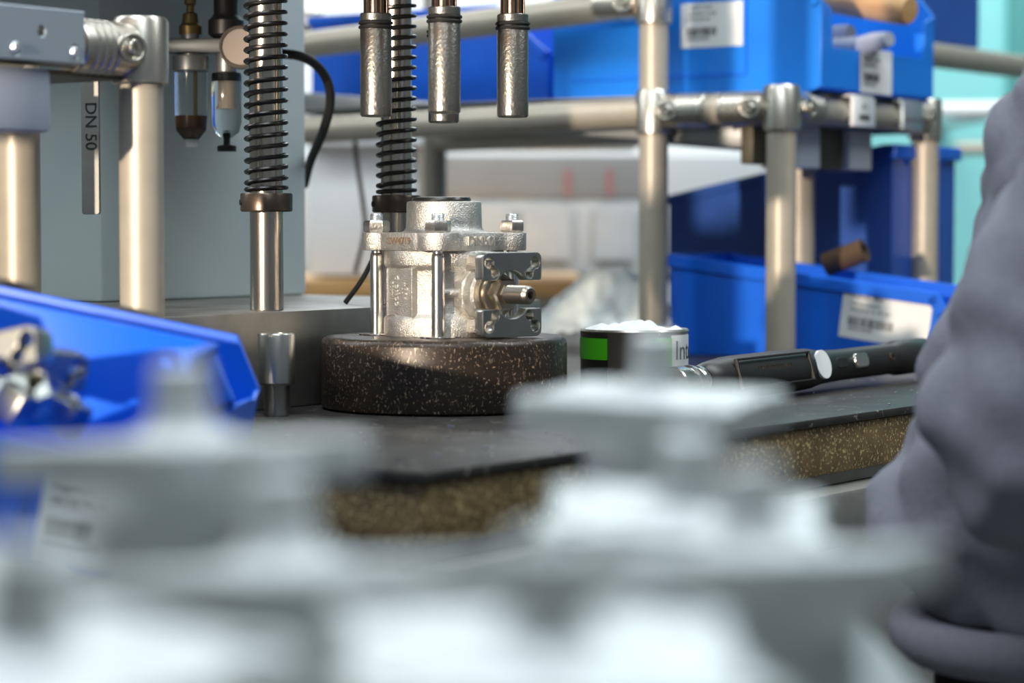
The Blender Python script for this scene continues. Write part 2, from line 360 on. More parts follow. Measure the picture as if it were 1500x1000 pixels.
# neck, boss, webs
nk = NB()
add_lathe(nk, [(0, 0.030), (0.0225, 0.030), (0.0225, 0.0445), (0.0205, 0.0462), (0.0, 0.0462)], 8, along(SD, 0, 0.0315), phase=R(22.5))
add_lathe(nk, [(0, 0.040), (0.0205, 0.040), (0.0205, 0.0535), (0.0185, 0.055), (0, 0.055)], 48, along(SD, 0, 0.0315))
obj('stem_neck', nk, 'cast', valve)
for s in (1, -1):
    wb_ = NB(); add_box(wb_, -0.014, 0.014, min(s*0.0175, s*0.0285), max(s*0.0175, s*0.0285), 0.038, 0.069, 0.002, along(SD, 0, 0.0315))
    obj('pad_web', wb_, 'cast', valve)
link('upper_mounting_pad', ME['pad_up'], valve, along(SD, 0.0722, 0.0317)); link('lower_mounting_pad', ME['pad_low'], valve, along(SD, 0.0722, 0.0317))
# stem
stem = NB()
prof = [(0, 0.070), (0.0062, 0.070)]
z = 0.0725
while z < 0.0945:
    prof += [(0.0053, z), (0.0068, z+0.0010)]; z += 0.0020
prof += [(0.0056, 0.0955), (0.0050, 0.0962), (0.0030, 0.0962), (0.0030, 0.0900), (0, 0.0895)]
add_lathe(stem, prof, 36)
st = obj('stem', stem, 'thread', valve, along(SD, 0, 0.0317), 15)
gl = NB(); add_lathe(gl, [(0, 0.052), (0.0155, 0.052), (0.0158, 0.0535), (0.0158, 0.0575), (0.0140, 0.0582), (0.0140, 0.0605), (0.0150, 0.0612), (0.0150, 0.0632), (0.012, 0.064), (0, 0.064)], 48)
obj('gland_ring', gl, 'gland', st)
nu = lathe([(0, 0.0636), (0.0115, 0.0636), (0.0128, 0.0652), (0.0128, 0.0702), (0.0115, 0.0718), (0.0078, 0.0718), (0.0074, 0.0735), (0, 0.0735)], 6)
obj('stem_nut', nu, 'gland', st)
# pin on the body
obj('stop_pin', lathe([(0, -0.016), (0.0028, -0.016), (0.0034, -0.0152), (0.0034, 0.0125), (0.0026, 0.0155), (0, 0.0165)], 20, axis_m((0, 0, 0), (1, 0.06, 0)) ), 'cast', bo, T(0.010, -0.0418, 0.0325) @ RZ(R(10)))
# bolted flange, hub, seal, markings
fo = link('flange', ME['flange'], valve, T(0, 0, 0.0697))
link('raised_size_marking', text_mesh('DN50F', 0.0098, 0.0018, 'raised'), fo, along(SD, 0.0439, 0.0001))
link('brown_laser_marking', text_mesh('CW4719', 0.0075, 0.0004, 'rust_ink'), fo, along(LD, 0.0437, 0.0003))['label'] = 'small brown marking on the flange side'
obj('hub', lathe([(0.012, 0.074), (0.0345, 0.0758), (0.0302, 0.0772), (0.0284, 0.0795), (0.0281, 0.083), (0.0278, 0.0980), (0.0272, 0.0990), (0.0255, 0.0993), (0.0225, 0.0993), (0.012, 0.0985)], 72), 'cast', valve)
sl = NB(); add_lathe(sl, [(0, 0.0975), (0.0215, 0.0975), (0.0222, 0.1005), (0.0214, 0.1022), (0.0185, 0.1026), (0.0175, 0.1010), (0, 0.1008)], 48)
obj('seal_plug', sl, 'seal', valve, T(-0.002, 0, 0))
for k, a in enumerate((-90, 0, 90, 180)):
    x, y = 0.0505*math.cos(R(a)), 0.0505*math.sin(R(a))
    bl = NB(); add_lathe(bl, [(0, 0.0002), (0.0049, 0.0002), (0.0049, 0.058), (0.0046, 0.0605), (0.0040, 0.0612), (0.0040, 0.066), (0, 0.066)], 28)
    b_ = obj('bolt', bl, 'bright', valve, T(x, y, 0))
    pr = [(0, 0.074), (0.0048, 0.074)]; z = 0.0745
    while z < 0.0892: pr += [(0.0050, z), (0.0045, z+0.0006)]; z += 0.0012
    pr += [(0.0043, 0.0903), (0, 0.0903)]
    obj('threaded_end', lathe(pr, 24), 'zinc', b_)
    obj('nut', hexnut(0.0098, 0.0088), 'nut', b_, T(0, 0, 0.0764) @ RZ(R((20, 35, 10, 5)[k])))
    obj('washer', lathe([(0.005, 0.0001), (0.0130, 0.0001), (0.0132, 0.0006), (0.0130, 0.0012), (0.005, 0.0012)], 32), 'bright', b_)

# ------------------------------------------------------------------ press
PO = Vector((-0.159, 0.0085, 0))
PM = T(PO) @ RZ(R(ANG))         # local x along u, y into the machine
PZ = 0.0722
press = empty('bolting_press', PM, 'grey press with two spring guide columns and four socket spindles above the valve', 'press')
obj('base_plate', box(-0.172, 0.32, 0, 0.60, 0, PZ, 0.0015), 'plate', press)
PT1 = Vector((-0.0139, 0.02)); PT2 = Vector((0.1445, 0.02)); ZTOP = 0.40
def guide(pt):
    gc = obj('guide_column', cyl(0.0125, (0, 0, PZ), (0, 0, ZTOP), 48), 'shaft', press, T(pt.x, pt.y, 0))
    zc = 0.1458
    co = NB(); add_lathe(co, [(0.0126, zc), (0.0185, zc), (0.0195, zc+0.001), (0.0195, zc+0.0128), (0.0188, zc+0.0138), (0.0126, zc+0.0138)], 56)
    cc = obj('stop_collar', co, 'burnt', gc)
    aa = R(200-ANG); dv = Vector((math.cos(aa), math.sin(aa), 0))
    obj('set_screw', lathe([(0, 0), (0.0022, 0), (0.0022, 0.0012), (0.0010, 0.0012), (0.0010, 0.0003), (0, 0.0003)], 16, axis_m(dv*0.0192+Z*(zc+0.007), dv*0.0215+Z*(zc+0.007))), 'dark', gc)
    pts = []; turns = 26; z0 = zc+0.0155; pitch = 0.0082
    n = 22*turns
    for i in range(n+1):
        th = 2*PI*i/22; zz = z0 + (min(i/22, 1)*0.003 + max(i/22-1, 0)*pitch)
        pts.append((0.0150*math.cos(th), 0.0150*math.sin(th), zz))
    obj('return_spring', tube(pts, 0.0017, 8), 'spring', gc)
guide(PT1); guide(PT2)
# machine column behind
obj('column_housing', box(0.045, 0.3085, 0.25, 0.58, PZ, 0.75, 0.004), 'panel', press)
hd = NB(); add_box(hd, -0.08, 0.26, -0.20, 0.60, ZTOP, ZTOP+0.06, 0.004)
obj('crosshead', hd, 'plate', press)
invP = PM.inverted()
spl = [(551, 171, 1.80, 0.0), (651, 166, 1.752, 0.0), (751, 172, 1.803, 0.0), (650, 180, 1.852, 0.0)]
for k, (px, py, d, dz) in enumerate(spl):
    wp = at(px, py, d); lp = invP @ wp
    sp = NB(); add_lathe(sp, [(0.0035, 0.001), (0.0105, 0.0), (0.0117, 0.0012), (0.0117, 0.0655), (0.0108, 0.0670), (0.0108, 0.0700), (0.0117, 0.0708), (0.0117, 0.0755), (0.0112, 0.0762), (0.0, 0.0762), ], 48)
    # hexagonal recess floor
    s_ = obj('socket', sp, 'socket', press, T(lp))
    obj('socket_recess', lathe([(0.0106, 0.0004), (0.0085, 0.0004), (0.0085, 0.012), (0, 0.012)], 6), 'dark', s_)
    for zz in (0.0660, 0.0692):
        pts = [(0.0117*math.cos(2*PI*i/32), 0.0117*math.sin(2*PI*i/32), zz) for i in range(33)]
        obj('retaining_ring', tube(pts, 0.0014, 8), 'rubber', s_)
    dr = NB(); add_lathe(dr, [(0, 0.076), (0.0078, 0.076), (0.0078, ZTOP-lp.z)], 48)
    for j in range(10):
        a = 2*PI*j/10; add_box(dr, -0.0013, 0.0013, -0.0008, 0.0008, 0.076, ZTOP-lp.z, 0, T(0.0083*math.cos(a), 0.0083*math.sin(a), 0) @ RZ(a+PI/2))
    obj('spline_shaft', dr, 'burnt', s_)

# ------------------------------------------------------------------ loose inverted socket on the bench
p0 = at(405.5, 608, 1.722); p0.z = 0
ls = NB(); add_lathe(ls, [(0, 0), (0.0087, 0), (0.0092, 0.0006), (0.0092, 0.0215), (0.0095, 0.0222), (0.0122, 0.0226), (0.0132, 0.0238), (0.0132, 0.0578), (0.0126, 0.0588), (0.0098, 0.0590), (0.0092, 0.0560), (0, 0.0560)], 56)
lo = obj('impact_socket', ls, 'machined', None, T(p0)); tag(lo, 'small stepped steel socket standing upside down beside the blue bin', 'socket')

# ------------------------------------------------------------------ blue bins
def bin_label(parent, wd, ht, mtx, lines, bars=True, fold=False, seed=1):
    rnd = random.Random(seed)
    lb = obj('paper_label', box(-wd/2, wd/2, -ht/2, ht/2, 0, 0.0004, 0), 'paper', parent, mtx)
    lb['label'] = 'white paper label with print'
    it = []; y = ht*0.40; lh = ht*0.105
    for s, f in lines:
        me = text_mesh(s, lh*f, 0.0002, 'ink', 'LEFT'); it.append((me, T(-wd*0.40, y, 0.0005))); y -= lh*1.28*f
    if bars:
        bm = NB(); x = -wd*0.41; yb = y-ht*0.14
        while x < wd*0.08:
            ww = rnd.choice((0.006, 0.010, 0.016))*wd; add_box(bm, x, x+ww, yb-ht*0.095, yb+ht*0.095, 0.00045, 0.0006); x += ww + rnd.choice((0.006, 0.009, 0.014))*wd
        it.append((mesh_of(bm, 'ink'), Matrix()))
        it.append((text_mesh('400054160420', lh*0.95, 0.0002, 'ink', 'LEFT'), T(-wd*0.41, yb-ht*0.16, 0.0005)))
    link('label_print', join_meshes(it, 'ink'), lb)
    return lb
def make_bin(name, mtx, L_, W_, H_, lip, cut, col, label, group=None, colh=None, th=0.003, rim=0.011, prof=None, taper=0.0):
    """x: front (0) to back (L), y: width, z: up. The side facing the photographer is y = W."""
    e = empty(name, mtx, label, 'bin', group)
    colh = colh or lip+0.02
    sidep = prof or [(0, 0.006), (0.012, 0), (L_-0.004, 0), (L_, 0.006), (L_, H_), (cut, H_), (0, colh)]
    for y in (th/2, W_-th/2):
        me = prism_mesh([sidep], th, col, 0.0005); s = link('side_wall', me, e, T(0, y, 0) @ RX(PI/2))
    obj('bin_floor', box(0.008, L_-0.003, th, W_-th, 0.002, 0.002+th), col, e)
    obj('back_wall', box(L_-th, L_, th, W_-th, 0.004, sidep[4][1] if not prof else prof_back(prof, L_), 0.0005), col, e)
    cw = min(0.022, W_*0.14)
    fw_ = [(th, 0.005), (W_-th, 0.005), (W_-th, colh), (W_-cw, colh-0.006), (W_-cw-0.004, lip), (cw+0.004, lip), (cw, colh-0.006), (th, colh)]
    fr = link('front_lip', prism_mesh([fw_], th, col, 0.0005), e, T(th/2, 0, 0) @ Matrix(((0, 0, 1, 0), (1, 0, 0, 0), (0, 1, 0, 0), (0, 0, 0, 1))))
    # stacking rim along the top of each side and down its sloped front
    top = [q for q in sidep if q[1] > H_*0.3]
    path = [(L_, H_), (cut, H_), (0.0, colh)] if not prof else top
    for sgn, yy in ((-1, 0), (1, W_)):
        rb = NB()
        for (xa, za), (xb, zb) in zip(path, path[1:]):
            ln = math.hypot(xb-xa, zb-za); a = math.atan2(zb-za, xb-xa)
            y0_, y1_ = (yy-0.0035, yy) if sgn < 0 else (yy, yy+0.0035)
            add_box(rb, -0.0005, ln+0.0005, y0_, y1_, (0 if xb < xa else -rim), (rim if xb < xa else 0), 0.001, T(xa, 0, za) @ RY(-a), 1)
        obj('stacking_rim', rb, col, e)
    rb = box(L_, L_+0.0035, -0.0035, W_+0.0035, (H_ if not prof else prof_back(prof, L_))-rim, H_ if not prof else prof_back(prof, L_), 0.001); obj('back_rim', rb, col, e)
    return e
def prof_back(prof, L_): return max(zz for xx, zz in prof if abs(xx-L_) < 1e-6)
YAW = R(ANG+90)                   # bin x axis points along V
P1 = at(1145, 158, 2.415); RACK = Vector((P1.x, P1.y, 0)); RZL = P1.z      # right rack corner and rail height
def rk(a, b, z=0): return frame(RACK, a, b, z)
def binm(a1, b, z, tilt=0.0): return T(rk(a1, b, z)) @ RZ(YAW) @ RY(-tilt)
SHELF = RZL+0.0175
LN = [('1100897 51043', 1.0), ('Kugelhahn 2-teilig', 1.0), ('DN 50 PN 40', 1.0)]
# upper front bin
W1, L1, H1 = 0.262, 0.325, 0.19
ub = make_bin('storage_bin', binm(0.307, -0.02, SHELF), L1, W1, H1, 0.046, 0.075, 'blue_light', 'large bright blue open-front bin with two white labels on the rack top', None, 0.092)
sidem = lambda x, z, W_: T(x, W_+0.0001, z) @ Matrix(((-1, 0, 0, 0), (0, 0, 1, 0), (0, 1, 0, 0), (0, 0, 0, 1)))
bin_label(ub, 0.074, 0.046, sidem(0.127, 0.073, W1), LN, seed=3)
obj('label_frame', (lambda bm: (add_box(bm, 0.085, 0.30, W1, W1+0.0012, 0.020, 0.0215), add_box(bm, 0.085, 0.0865, W1, W1+0.0012, 0.0215, 0.155), bm)[2])(NB()), 'blue', ub)
frontm = lambda y, z: T(-0.0002, y, z) @ Matrix(((0, 0, -1, 0), (-1, 0, 0, 0), (0, 1, 0, 0), (0, 0, 0, 1)))
bin_label(ub, 0.072, 0.046, frontm(0.139, 0.026), LN, seed=4)
# upper rear bin and the upper right bin
make_bin('storage_bin', binm(0.345, 0.345, SHELF-0.002), 0.34, 0.25, 0.115, 0.05, 0.07, 'blue', 'blue bin behind the hanging sockets, next along the rack top', None, 0.06)
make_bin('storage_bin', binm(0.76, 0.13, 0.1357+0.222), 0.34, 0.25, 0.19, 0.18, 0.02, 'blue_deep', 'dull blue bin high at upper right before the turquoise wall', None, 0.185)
# lower front bin with label
TL = R(6.6)
lbn = make_bin('storage_bin', binm(0.165, -0.162, 0.001), 0.316, 0.122, 0.068, 0.035, 0.012, 'blue', 'long low blue bin with one barcode label beside the rack post on the bench', None, 0.05, rim=0.0135,
               prof=[(0, 0.005), (0.010, 0), (0.312, 0), (0.316, 0.005), (0.316, 0.1045), (0.010, 0.0690), (0, 0.052)])
bin_label(lbn, 0.098, 0.046, sidem(0.068, 0.0405, 0.122) @ RZ(R(-7.4)), [('410095081 70020', 1.0), ('Gehaeusekasten', 1.0), ('50 60 80 65  25  40  100', 0.9)], seed=5)
# tall bin behind, sloped top
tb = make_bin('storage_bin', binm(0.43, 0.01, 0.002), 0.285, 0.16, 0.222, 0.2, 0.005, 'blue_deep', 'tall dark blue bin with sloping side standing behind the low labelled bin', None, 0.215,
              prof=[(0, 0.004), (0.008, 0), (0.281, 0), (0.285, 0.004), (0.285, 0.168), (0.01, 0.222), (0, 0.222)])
obj('front_rim', box(-0.006, 0.0, -0.006, 0.166, 0.207, 0.222, 0.001), 'blue', tb)
# cardboard roll in low bin
rp = at(1222, 381, 2.54)
ro = NB(); add_lathe(ro, [(0.0085, 0), (0.0125, 0), (0.0125, 0.045), (0.0085, 0.045), (0.0085, 0)], 32)
rr = obj('cardboard_roll', ro, 'brown', None, axis_m(rp - Vector((0.01, 0.01, 0.005)), rp + Vector((0.03, -0.03, 0.012)))); tag(rr, 'brown cardboard roll lying in the low labelled blue bin', 'roll')
# wooden hammer handle and grey grips in the upper bin
hp0 = at(1333, 15, 2.50); hp1 = at(1150, -8, 2.62)
hv = hp1-hp0; hl = hv.length
hm = obj('hammer', lathe([(0, 0), (0.0135, 0.0), (0.0155, 0.003), (0.0160, 0.02), (0.0150, 0.06), (0.0125, 0.12), (0.0105, hl+0.04), (0, hl+0.04)], 32), 'wood', None, axis_m(hp0, hp1))
tag(hm, 'hammer with a varnished wooden handle sticking out of the large bright blue bin', 'hammer')
obj('hammer_head', lathe([(0, -0.05), (0.016, -0.05), (0.0175, -0.047), (0.0175, 0.047), (0.016, 0.05), (0, 0.05)], 28, T(0, 0, hl+0.04) @ RX(PI/2)), 'machined', hm)
a0 = at(1303, 60, 2.49); a1 = at(1215, 72, 2.56)
pts = spline([a0 + Vector((0, 0, 0.002)), (a0*0.75+a1*0.25) + Z*0.001, (a0+a1)/2 - Z*0.002, a1, a1+(a1-a0)*0.6 - Z*0.01], 8)
pl = obj('pliers', tube(pts, [0.0075+0.0035*math.sin(PI*i/(len(pts)-1)) for i in range(len(pts))], 14), 'greyplastic', None); tag(pl, 'pliers with thick grey handles lying in the large bright blue bin', 'pliers')
pts2 = [q + Vector((-0.012, 0.045, 0.014)) + (a1-a0).normalized()*0.03 for q in pts]
obj('second_grip', tube(pts2, [0.0075+0.0035*math.sin(PI*i/(len(pts2)-1)) for i in range(len(pts2))], 14), 'palegrey', pl)
obj('jaw', tube([pts[-1], (pts[-1]+pts2[-1])/2 + (a1-a0)*0.2, (pts[-1]+pts2[-1])/2 + (a1-a0)*0.75], [0.007, 0.008, 0.003], 12), 'machined', pl)

# ------------------------------------------------------------------ pipe racks
TR = 0.015
def post(rack, p, z0, z1): return obj('post', cyl(TR, (0, 0, z0), (0, 0, z1), 40, 0.001), 'tube', rack, T(p.x, p.y, 0))
def rail(rack, p, q, r=TR): return obj('rail', cyl(r, p, q, 32, 0.001), 'tube', rack)
def joint(rack, p, dirs, capped=True, ln=0.066):
    """a cast collar on the post at p with a clamp arm on the rail in each direction"""
    h = 0.0225
    j = obj('pipe_joint', lathe([(0.0151, -h), (0.0178, -h), (0.0186, -h+0.001), (0.0186, h-0.003), (0.0165, h), (0, h+0.0004) if capped else (0.0152, h)], 48), 'joint', rack, T(p))
    for dv in dirs:
        dv = Vector(dv).normalized(); am = NB()
        pr = [(0.0151, 0.016), (0.0178, 0.016), (0.0182, 0.030)]
        zz = 0.036
        for _ in range(4): pr += [(0.0182, zz), (0.0171, zz+0.0008), (0.0171, zz+0.0032), (0.0182, zz+0.0040)]; zz += 0.0065
        pr += [(0.0180, ln-0.001), (0.0172, ln), (0.0151, ln)]
        add_lathe(am, pr, 40, axis_m((0, 0, 0), dv)); 
        obj('clamp_arm', am, 'joint', j)
        side = dv.cross(Z).normalized()
        if side.y > 0: side = -side                       # face the photographer
        q = dv*0.0265 + side*0.0165; fm = axis_m(q, q+side)
        ring = prism_mesh([[(0.0105*math.cos(2*PI*i/24)*(1.25 if True else 1), 0.0098*math.sin(2*PI*i/24)) for i in range(24)], [(0.0080*math.cos(-2*PI*i/24)*1.25, 0.0074*math.sin(-2*PI*i/24)) for i in range(24)]], 0.005, 'joint', 0.0008)
        up2 = Z; xx = up2.cross(side)
        fr = Matrix(((xx.x, up2.x, side.x, q.x), (xx.y, up2.y, side.y, q.y), (xx.z, up2.z, side.z, q.z), (0, 0, 0, 1)))
        link('screw_recess_rim', ring, j, fr)
        obj('clamp_screw', lathe([(0, 0), (0.0056, 0), (0.0056, 0.0042), (0.0050, 0.005), (0.0028, 0.005), (0.0028, 0.002), (0, 0.002)], 20), 'joint', j, fr)
    return j
rrack = empty('pipe_rack', T(RACK.x, RACK.y, 0), 'satin metal pipe rack with round joints holding the blue bins on the right', 'rack')
rl = lambda a, b, z: U*a + V*b + Z*z        # local to rack
B960, A1357 = 0.1495, 0.330
post(rrack, rl(0, 0, 0), 0, RZL+0.018); post(rrack, rl(0, B960, 0), 0, 0.60); post(rrack, rl(A1357, 0, 0), 0, RZL+0.018)
post(rrack, rl(0.19, 0.08, 0), 0, RZL-0.02); post(rrack, rl(0.0, 0.678, 0), 0, 0.6); post(rrack, rl(A1357, 0.678, 0), 0, 0.6)
rail(rrack, rl(0, 0, RZL), rl(0, B960, RZL)); rail(rrack, rl(0, 0, RZL), rl(A1357, 0, RZL))
rail(rrack, rl(0, B960, RZL), rl(0, 0.678, RZL-0.010)); rail(rrack, rl(A1357, 0, RZL), rl(A1357, 0.678, RZL-0.010))
UZ = 0.1357+0.2295
rail(rrack, rl(0, B960, UZ), rl(0, 0.678, UZ-0.028)); 
joint(rrack, rl(0, 0, RZL), [V, U]); joint(rrack, rl(0, B960, RZL), [-V], False); joint(rrack, rl(A1357, 0, RZL), [-U])
joint(rrack, rl(0, B960, UZ), [V], False); joint(rrack, rl(0, 0.678, UZ-0.028), [-V], False)
# extension rails running on to the right
rail(rrack, rl(A1357+0.02, 0.10, 0.1357+0.205), rl(1.15, 0.10, 0.1357+0.205)); 
joint(rrack, rl(A1357+0.03, 0.10, 0.1357+0.205), [U], True)
# shelf tray and sloping roller track
obj('shelf_tray', box(0.0, A1357, 0.0, 0.67, 0, 0.002), 'sheet', rrack, T(rl(0.0, 0.0, RZL+0.0152)) @ RZ(R(ANG)))
obj('roller_track', box(0.022, 0.05, 0.0, 0.60, -0.012, 0.012, 0.002), 'sheet', rrack, T(rl(0, 0.05, RZL-0.027)) @ RZ(R(ANG)) @ RX(R(5.0)))
obj('roller_track', box(0.22, 0.25, 0.0, 0.60, -0.014, 0.014, 0.002), 'sheet', rrack, T(rl(0, 0.06, RZL-0.030)) @ RZ(R(ANG)) @ RX(R(5.0)))
obj('track_bracket', box(0.005, 0.05, 0.035, 0.05, -0.055, -0.012, 0.002), 'olive', rrack, T(rl(0, 0, RZL)) @ RZ(R(ANG)))
for aa in (0.062, 0.180): obj('track_end_cap', box(aa, aa+0.052, 0.016, 0.06, -0.058, -0.0155, 0.002), 'palegrey', rrack, T(rl(0, 0, RZL)) @ RZ(R(ANG)))
obj('track_cross_plate', box(0.114, 0.180, 0.024, 0.05, -0.058, -0.0155, 0.001), 'olive', rrack, T(rl(0, 0, RZL)) @ RZ(R(ANG)))
for k, aa in enumerate((0.117, 0.232)):
    hb = NB(); add_box(hb, aa, aa+0.049, -0.0205, -0.0155, -0.0145, 0.0155, 0.001); add_box(hb, aa, aa+0.049, -0.0185, 0.012, 0.0155, 0.0185, 0.001)
    lh = obj('label_holder', hb, ('paper', 'bracket')[k], rrack, T(rl(0, 0, RZL)) @ RZ(R(ANG)))
    lh['label'] = ('white clip-on label holder', 'pale blue clip-on label holder')[k]
    it = []
    if k == 0:
        bm = NB(); x = aa+0.012
        while x < aa+0.036: add_box(bm, x, x+0.0012, -0.0210, -0.0206, -0.008, -0.002); x += 0.0024
        it = [(mesh_of(bm, 'ink'), Matrix()), (text_mesh('A 1', 0.010, 0.0003, 'ink'), T(aa+0.025, -0.0208, 0.006) @ RX(PI/2))]
    else:
        bm = NB()
        for q in (0.008, 0.0225, 0.038): add_box(bm, aa+q, aa+q+0.005, -0.0210, -0.0206, -0.006, -0.001)
        it = [(mesh_of(bm, 'ink'), Matrix())]
    link('label_holder_print', join_meshes(it, 'ink'), lh)

LP = at(206, 75, 1.635); LRZ = LP.z; LRK = Vector((LP.x, LP.y, 0))
lrack = empty('pipe_rack', T(LRK.x, LRK.y, -0.9), 'beige metal pipe rack with a perforated bracket at the upper left', 'rack')
lz = 0.9
post(lrack, rl(0, 0, 0), lz, lz+LRZ+0.018); post(lrack, rl(0, 0.118, 0), lz, lz+LRZ); post(lrack, rl(-0.42, 0, 0), 0, lz+LRZ+0.018); post(lrack, rl(-0.42, 0.118, 0), 0, lz+LRZ)
rail(lrack, rl(0, 0, lz+LRZ), rl(-0.42, 0, lz+LRZ)); rail(lrack, rl(-0.42, 0.118, lz+LRZ), rl(0, 0.118, lz+LRZ))
joint(lrack, rl(0, 0, lz+LRZ), [-U]); joint(lrack, rl(-0.42, 0, lz+LRZ), [U])
obj('shelf_underside', box(-0.40, -0.012, 0.0, 0.13, -0.020, -0.0165, 0), 'olive', lrack, T(rl(0, 0, lz+LRZ)) @ RZ(R(ANG)))
bk = prism_mesh([[(-0.045, -0.017), (0.040, -0.017), (0.040, 0.017), (-0.045, 0.017)], circ(0.031, -0.009, 0.0042, 14), circ(0.002, 0.002, 0.0033, 14), circ(-0.020, -0.010, 0.0042, 14)], 0.004, 'bracket', 0.0008)
bm_ = T(rl(-0.1155, 0, lz+LRZ+0.003)) @ RZ(R(ANG)) @ T(0, -0.0215, 0) @ RX(PI/2)
bkt = link('perforated_bracket', bk, lrack, bm_)
obj('bracket_top', box(-0.045, 0.040, -0.018, 0.018, 0.0, 0.003, 0.001), 'bracket', lrack, T(rl(-0.1155, 0, lz+LRZ+0.0175)) @ RZ(R(ANG)))
for q in (0.031, -0.020): obj('rivet', lathe([(0, 0), (0.004, 0), (0.003, 0.002), (0, 0.0026)], 16), 'zinc', bkt, T(q, -0.0095, 0.0018))
obj('grey_box', box(-0.17, -0.098, -0.016, 0.03, -0.058, -0.0175, 0.003), 'greyplastic', lrack, T(rl(0, 0, lz+LRZ)) @ RZ(R(ANG)))['label'] = 'plain grey plastic block under the rail'

# ------------------------------------------------------------------ hanging flat bar "DN 50"
q = at(134, 314, 1.76)
bar = link('flat_bar', prism_mesh([arc(-0.0068+0.002, 0.002, 0.002, 180, 270, 3) + arc(0.0068-0.002, 0.002, 0.002, 270, 360, 3) + [(0.0068, 0.135), (-0.0068, 0.135)]], 0.0035, 'steelrail', 0.0004), None, T(q) @ RZ(R(-12)) @ RX(PI/2))
tag(bar, 'flat grey steel bar stamped DN 50 hanging beside the beige post', 'gauge bar')
link('stamped_marking', text_mesh('DN 50', 0.0125, 0.0004, 'ink', 'CENTER'), bar, T(0.0005, 0.064, 0.0019) @ RZ(-PI/2))

# ------------------------------------------------------------------ air service unit (two bowls)
asu = empty('air_service_unit', T(at(300, 100, 2.02)), 'air service unit with two clear bowls and amber oil on the press column', 'filter')
def apx(px, py): return at(px, py, 2.02) - at(300, 100, 2.02)
s = 2.02/F
def lz_(pr): return [(r*s, -z*s) for r, z in pr]
b1 = T(apx(279, 0)); b2 = T(apx(331, 0))
oiler = obj('oiler_body', lathe(lz_([(0, 50), (14, 50), (14, 80), (26, 81), (27, 84), (27, 102), (24, 104), (0, 104)]), 40), 'dimmetal', asu, b1)
obj('oiler_dome', lathe(lz_([(0, -25), (6, -25), (6, -8), (9, -6), (9, 6), (6, 8), (6, 18), (11, 20), (13, 34), (17, 38), (17, 50), (0, 50)]), 32), 'brass', oiler)
obj('oiler_bowl', lathe(lz_([(24, 104), (24, 168), (22, 190), (10, 204), (8, 208), (0, 208), ]), 40), 'glass', oiler)
obj('oil', lathe(lz_([(0, 168), (22, 168), (22, 186), (10, 200), (0, 202)]), 40), 'oil', oiler)['label'] = 'dark amber oil'
obj('siphon_tube', cyl(0.0014, (0.003, 0, -104*s), (0.003, 0, -172*s), 12), 'brass', oiler)
obj('drain_knob', lathe(lz_([(0, 202), (9, 202), (9, 212), (6, 214), (0, 214)]), 20), 'white', oiler)
filt = obj('filter_body', lathe(lz_([(0, 55), (12, 55), (15, 58), (15, 104), (13, 106), (0, 106)]), 40), 'dimmetal', asu, b2)
obj('regulator_knob', lathe(lz_([(0, -30), (18, -30), (18, 20), (20, 24), (26, 30), (26, 50), (18, 56), (0, 56)]), 36), 'dark', filt)
obj('filter_cap', lathe(lz_([(0, 106), (18, 106), (18, 118), (0, 118)]), 32), 'dark', filt)
obj('filter_element', lathe(lz_([(0, 118), (10, 118), (10, 152), (12, 155), (12, 158), (0, 158)]), 32), 'cream', filt)
obj('filter_bowl', lathe(lz_([(21, 106), (22, 110), (22, 178), (18, 192), (8, 200), (0, 201)]), 40), 'glass', filt)
obj('drain_valve', lathe(lz_([(0, 188), (5, 190), (5, 210), (14, 212), (14, 220), (0, 220)]), 24), 'dark', filt)
obj('manifold', box(apx(240, 0).x, apx(360, 0).x, -0.012, 0.012, -0.006, 0.006, 0.002), 'dimmetal', asu, T(0, 0, apx(300, 68).z))
obj('pressure_gauge', lathe([(0, 0), (0.0165, 0), (0.0175, 0.001), (0.0175, 0.016), (0.016, 0.018), (0.0145, 0.0165), (0, 0.0165)], 36, RX(PI/2)), 'gauge', asu, T(apx(357, 72) + Vector((0, -0.01, 0))))
# hose
hs = spline([at(352, 78, 2.12), at(400, 78, 2.08), at(445, 84, 2.08), at(474, 108, 2.1), at(484, 145, 2.12), at(474, 190, 2.15), at(455, 235, 2.22), at(446, 270, 2.3)], 10)
ho = obj('air_hose', tube(hs, 0.0042, 12), 'rubber', None); tag(ho, 'black air hose curving down behind the first spring column', 'hose')
cb = spline([at(560, 345, 1.99), at(548, 375, 1.97), at(530, 410, 1.96), at(506, 443, 1.95)], 8)
co = obj('cable', tube(cb, 0.0021, 10), 'rubber', None); tag(co, 'thin dark cable slanting down to the steel base plate behind the valve', 'cable')
cb = spline([at(518, 170, 2.75), at(522, 230, 2.75), at(532, 300, 2.75), at(534, 340, 2.75), at(520, 400, 2.75)], 8)
co = obj('cable', tube(cb, 0.0028, 10), mat('brown_cable', (0.16, 0.12, 0.09), 0, 0.6), None); tag(co, 'thin brown cable hanging before the white board', 'cable')

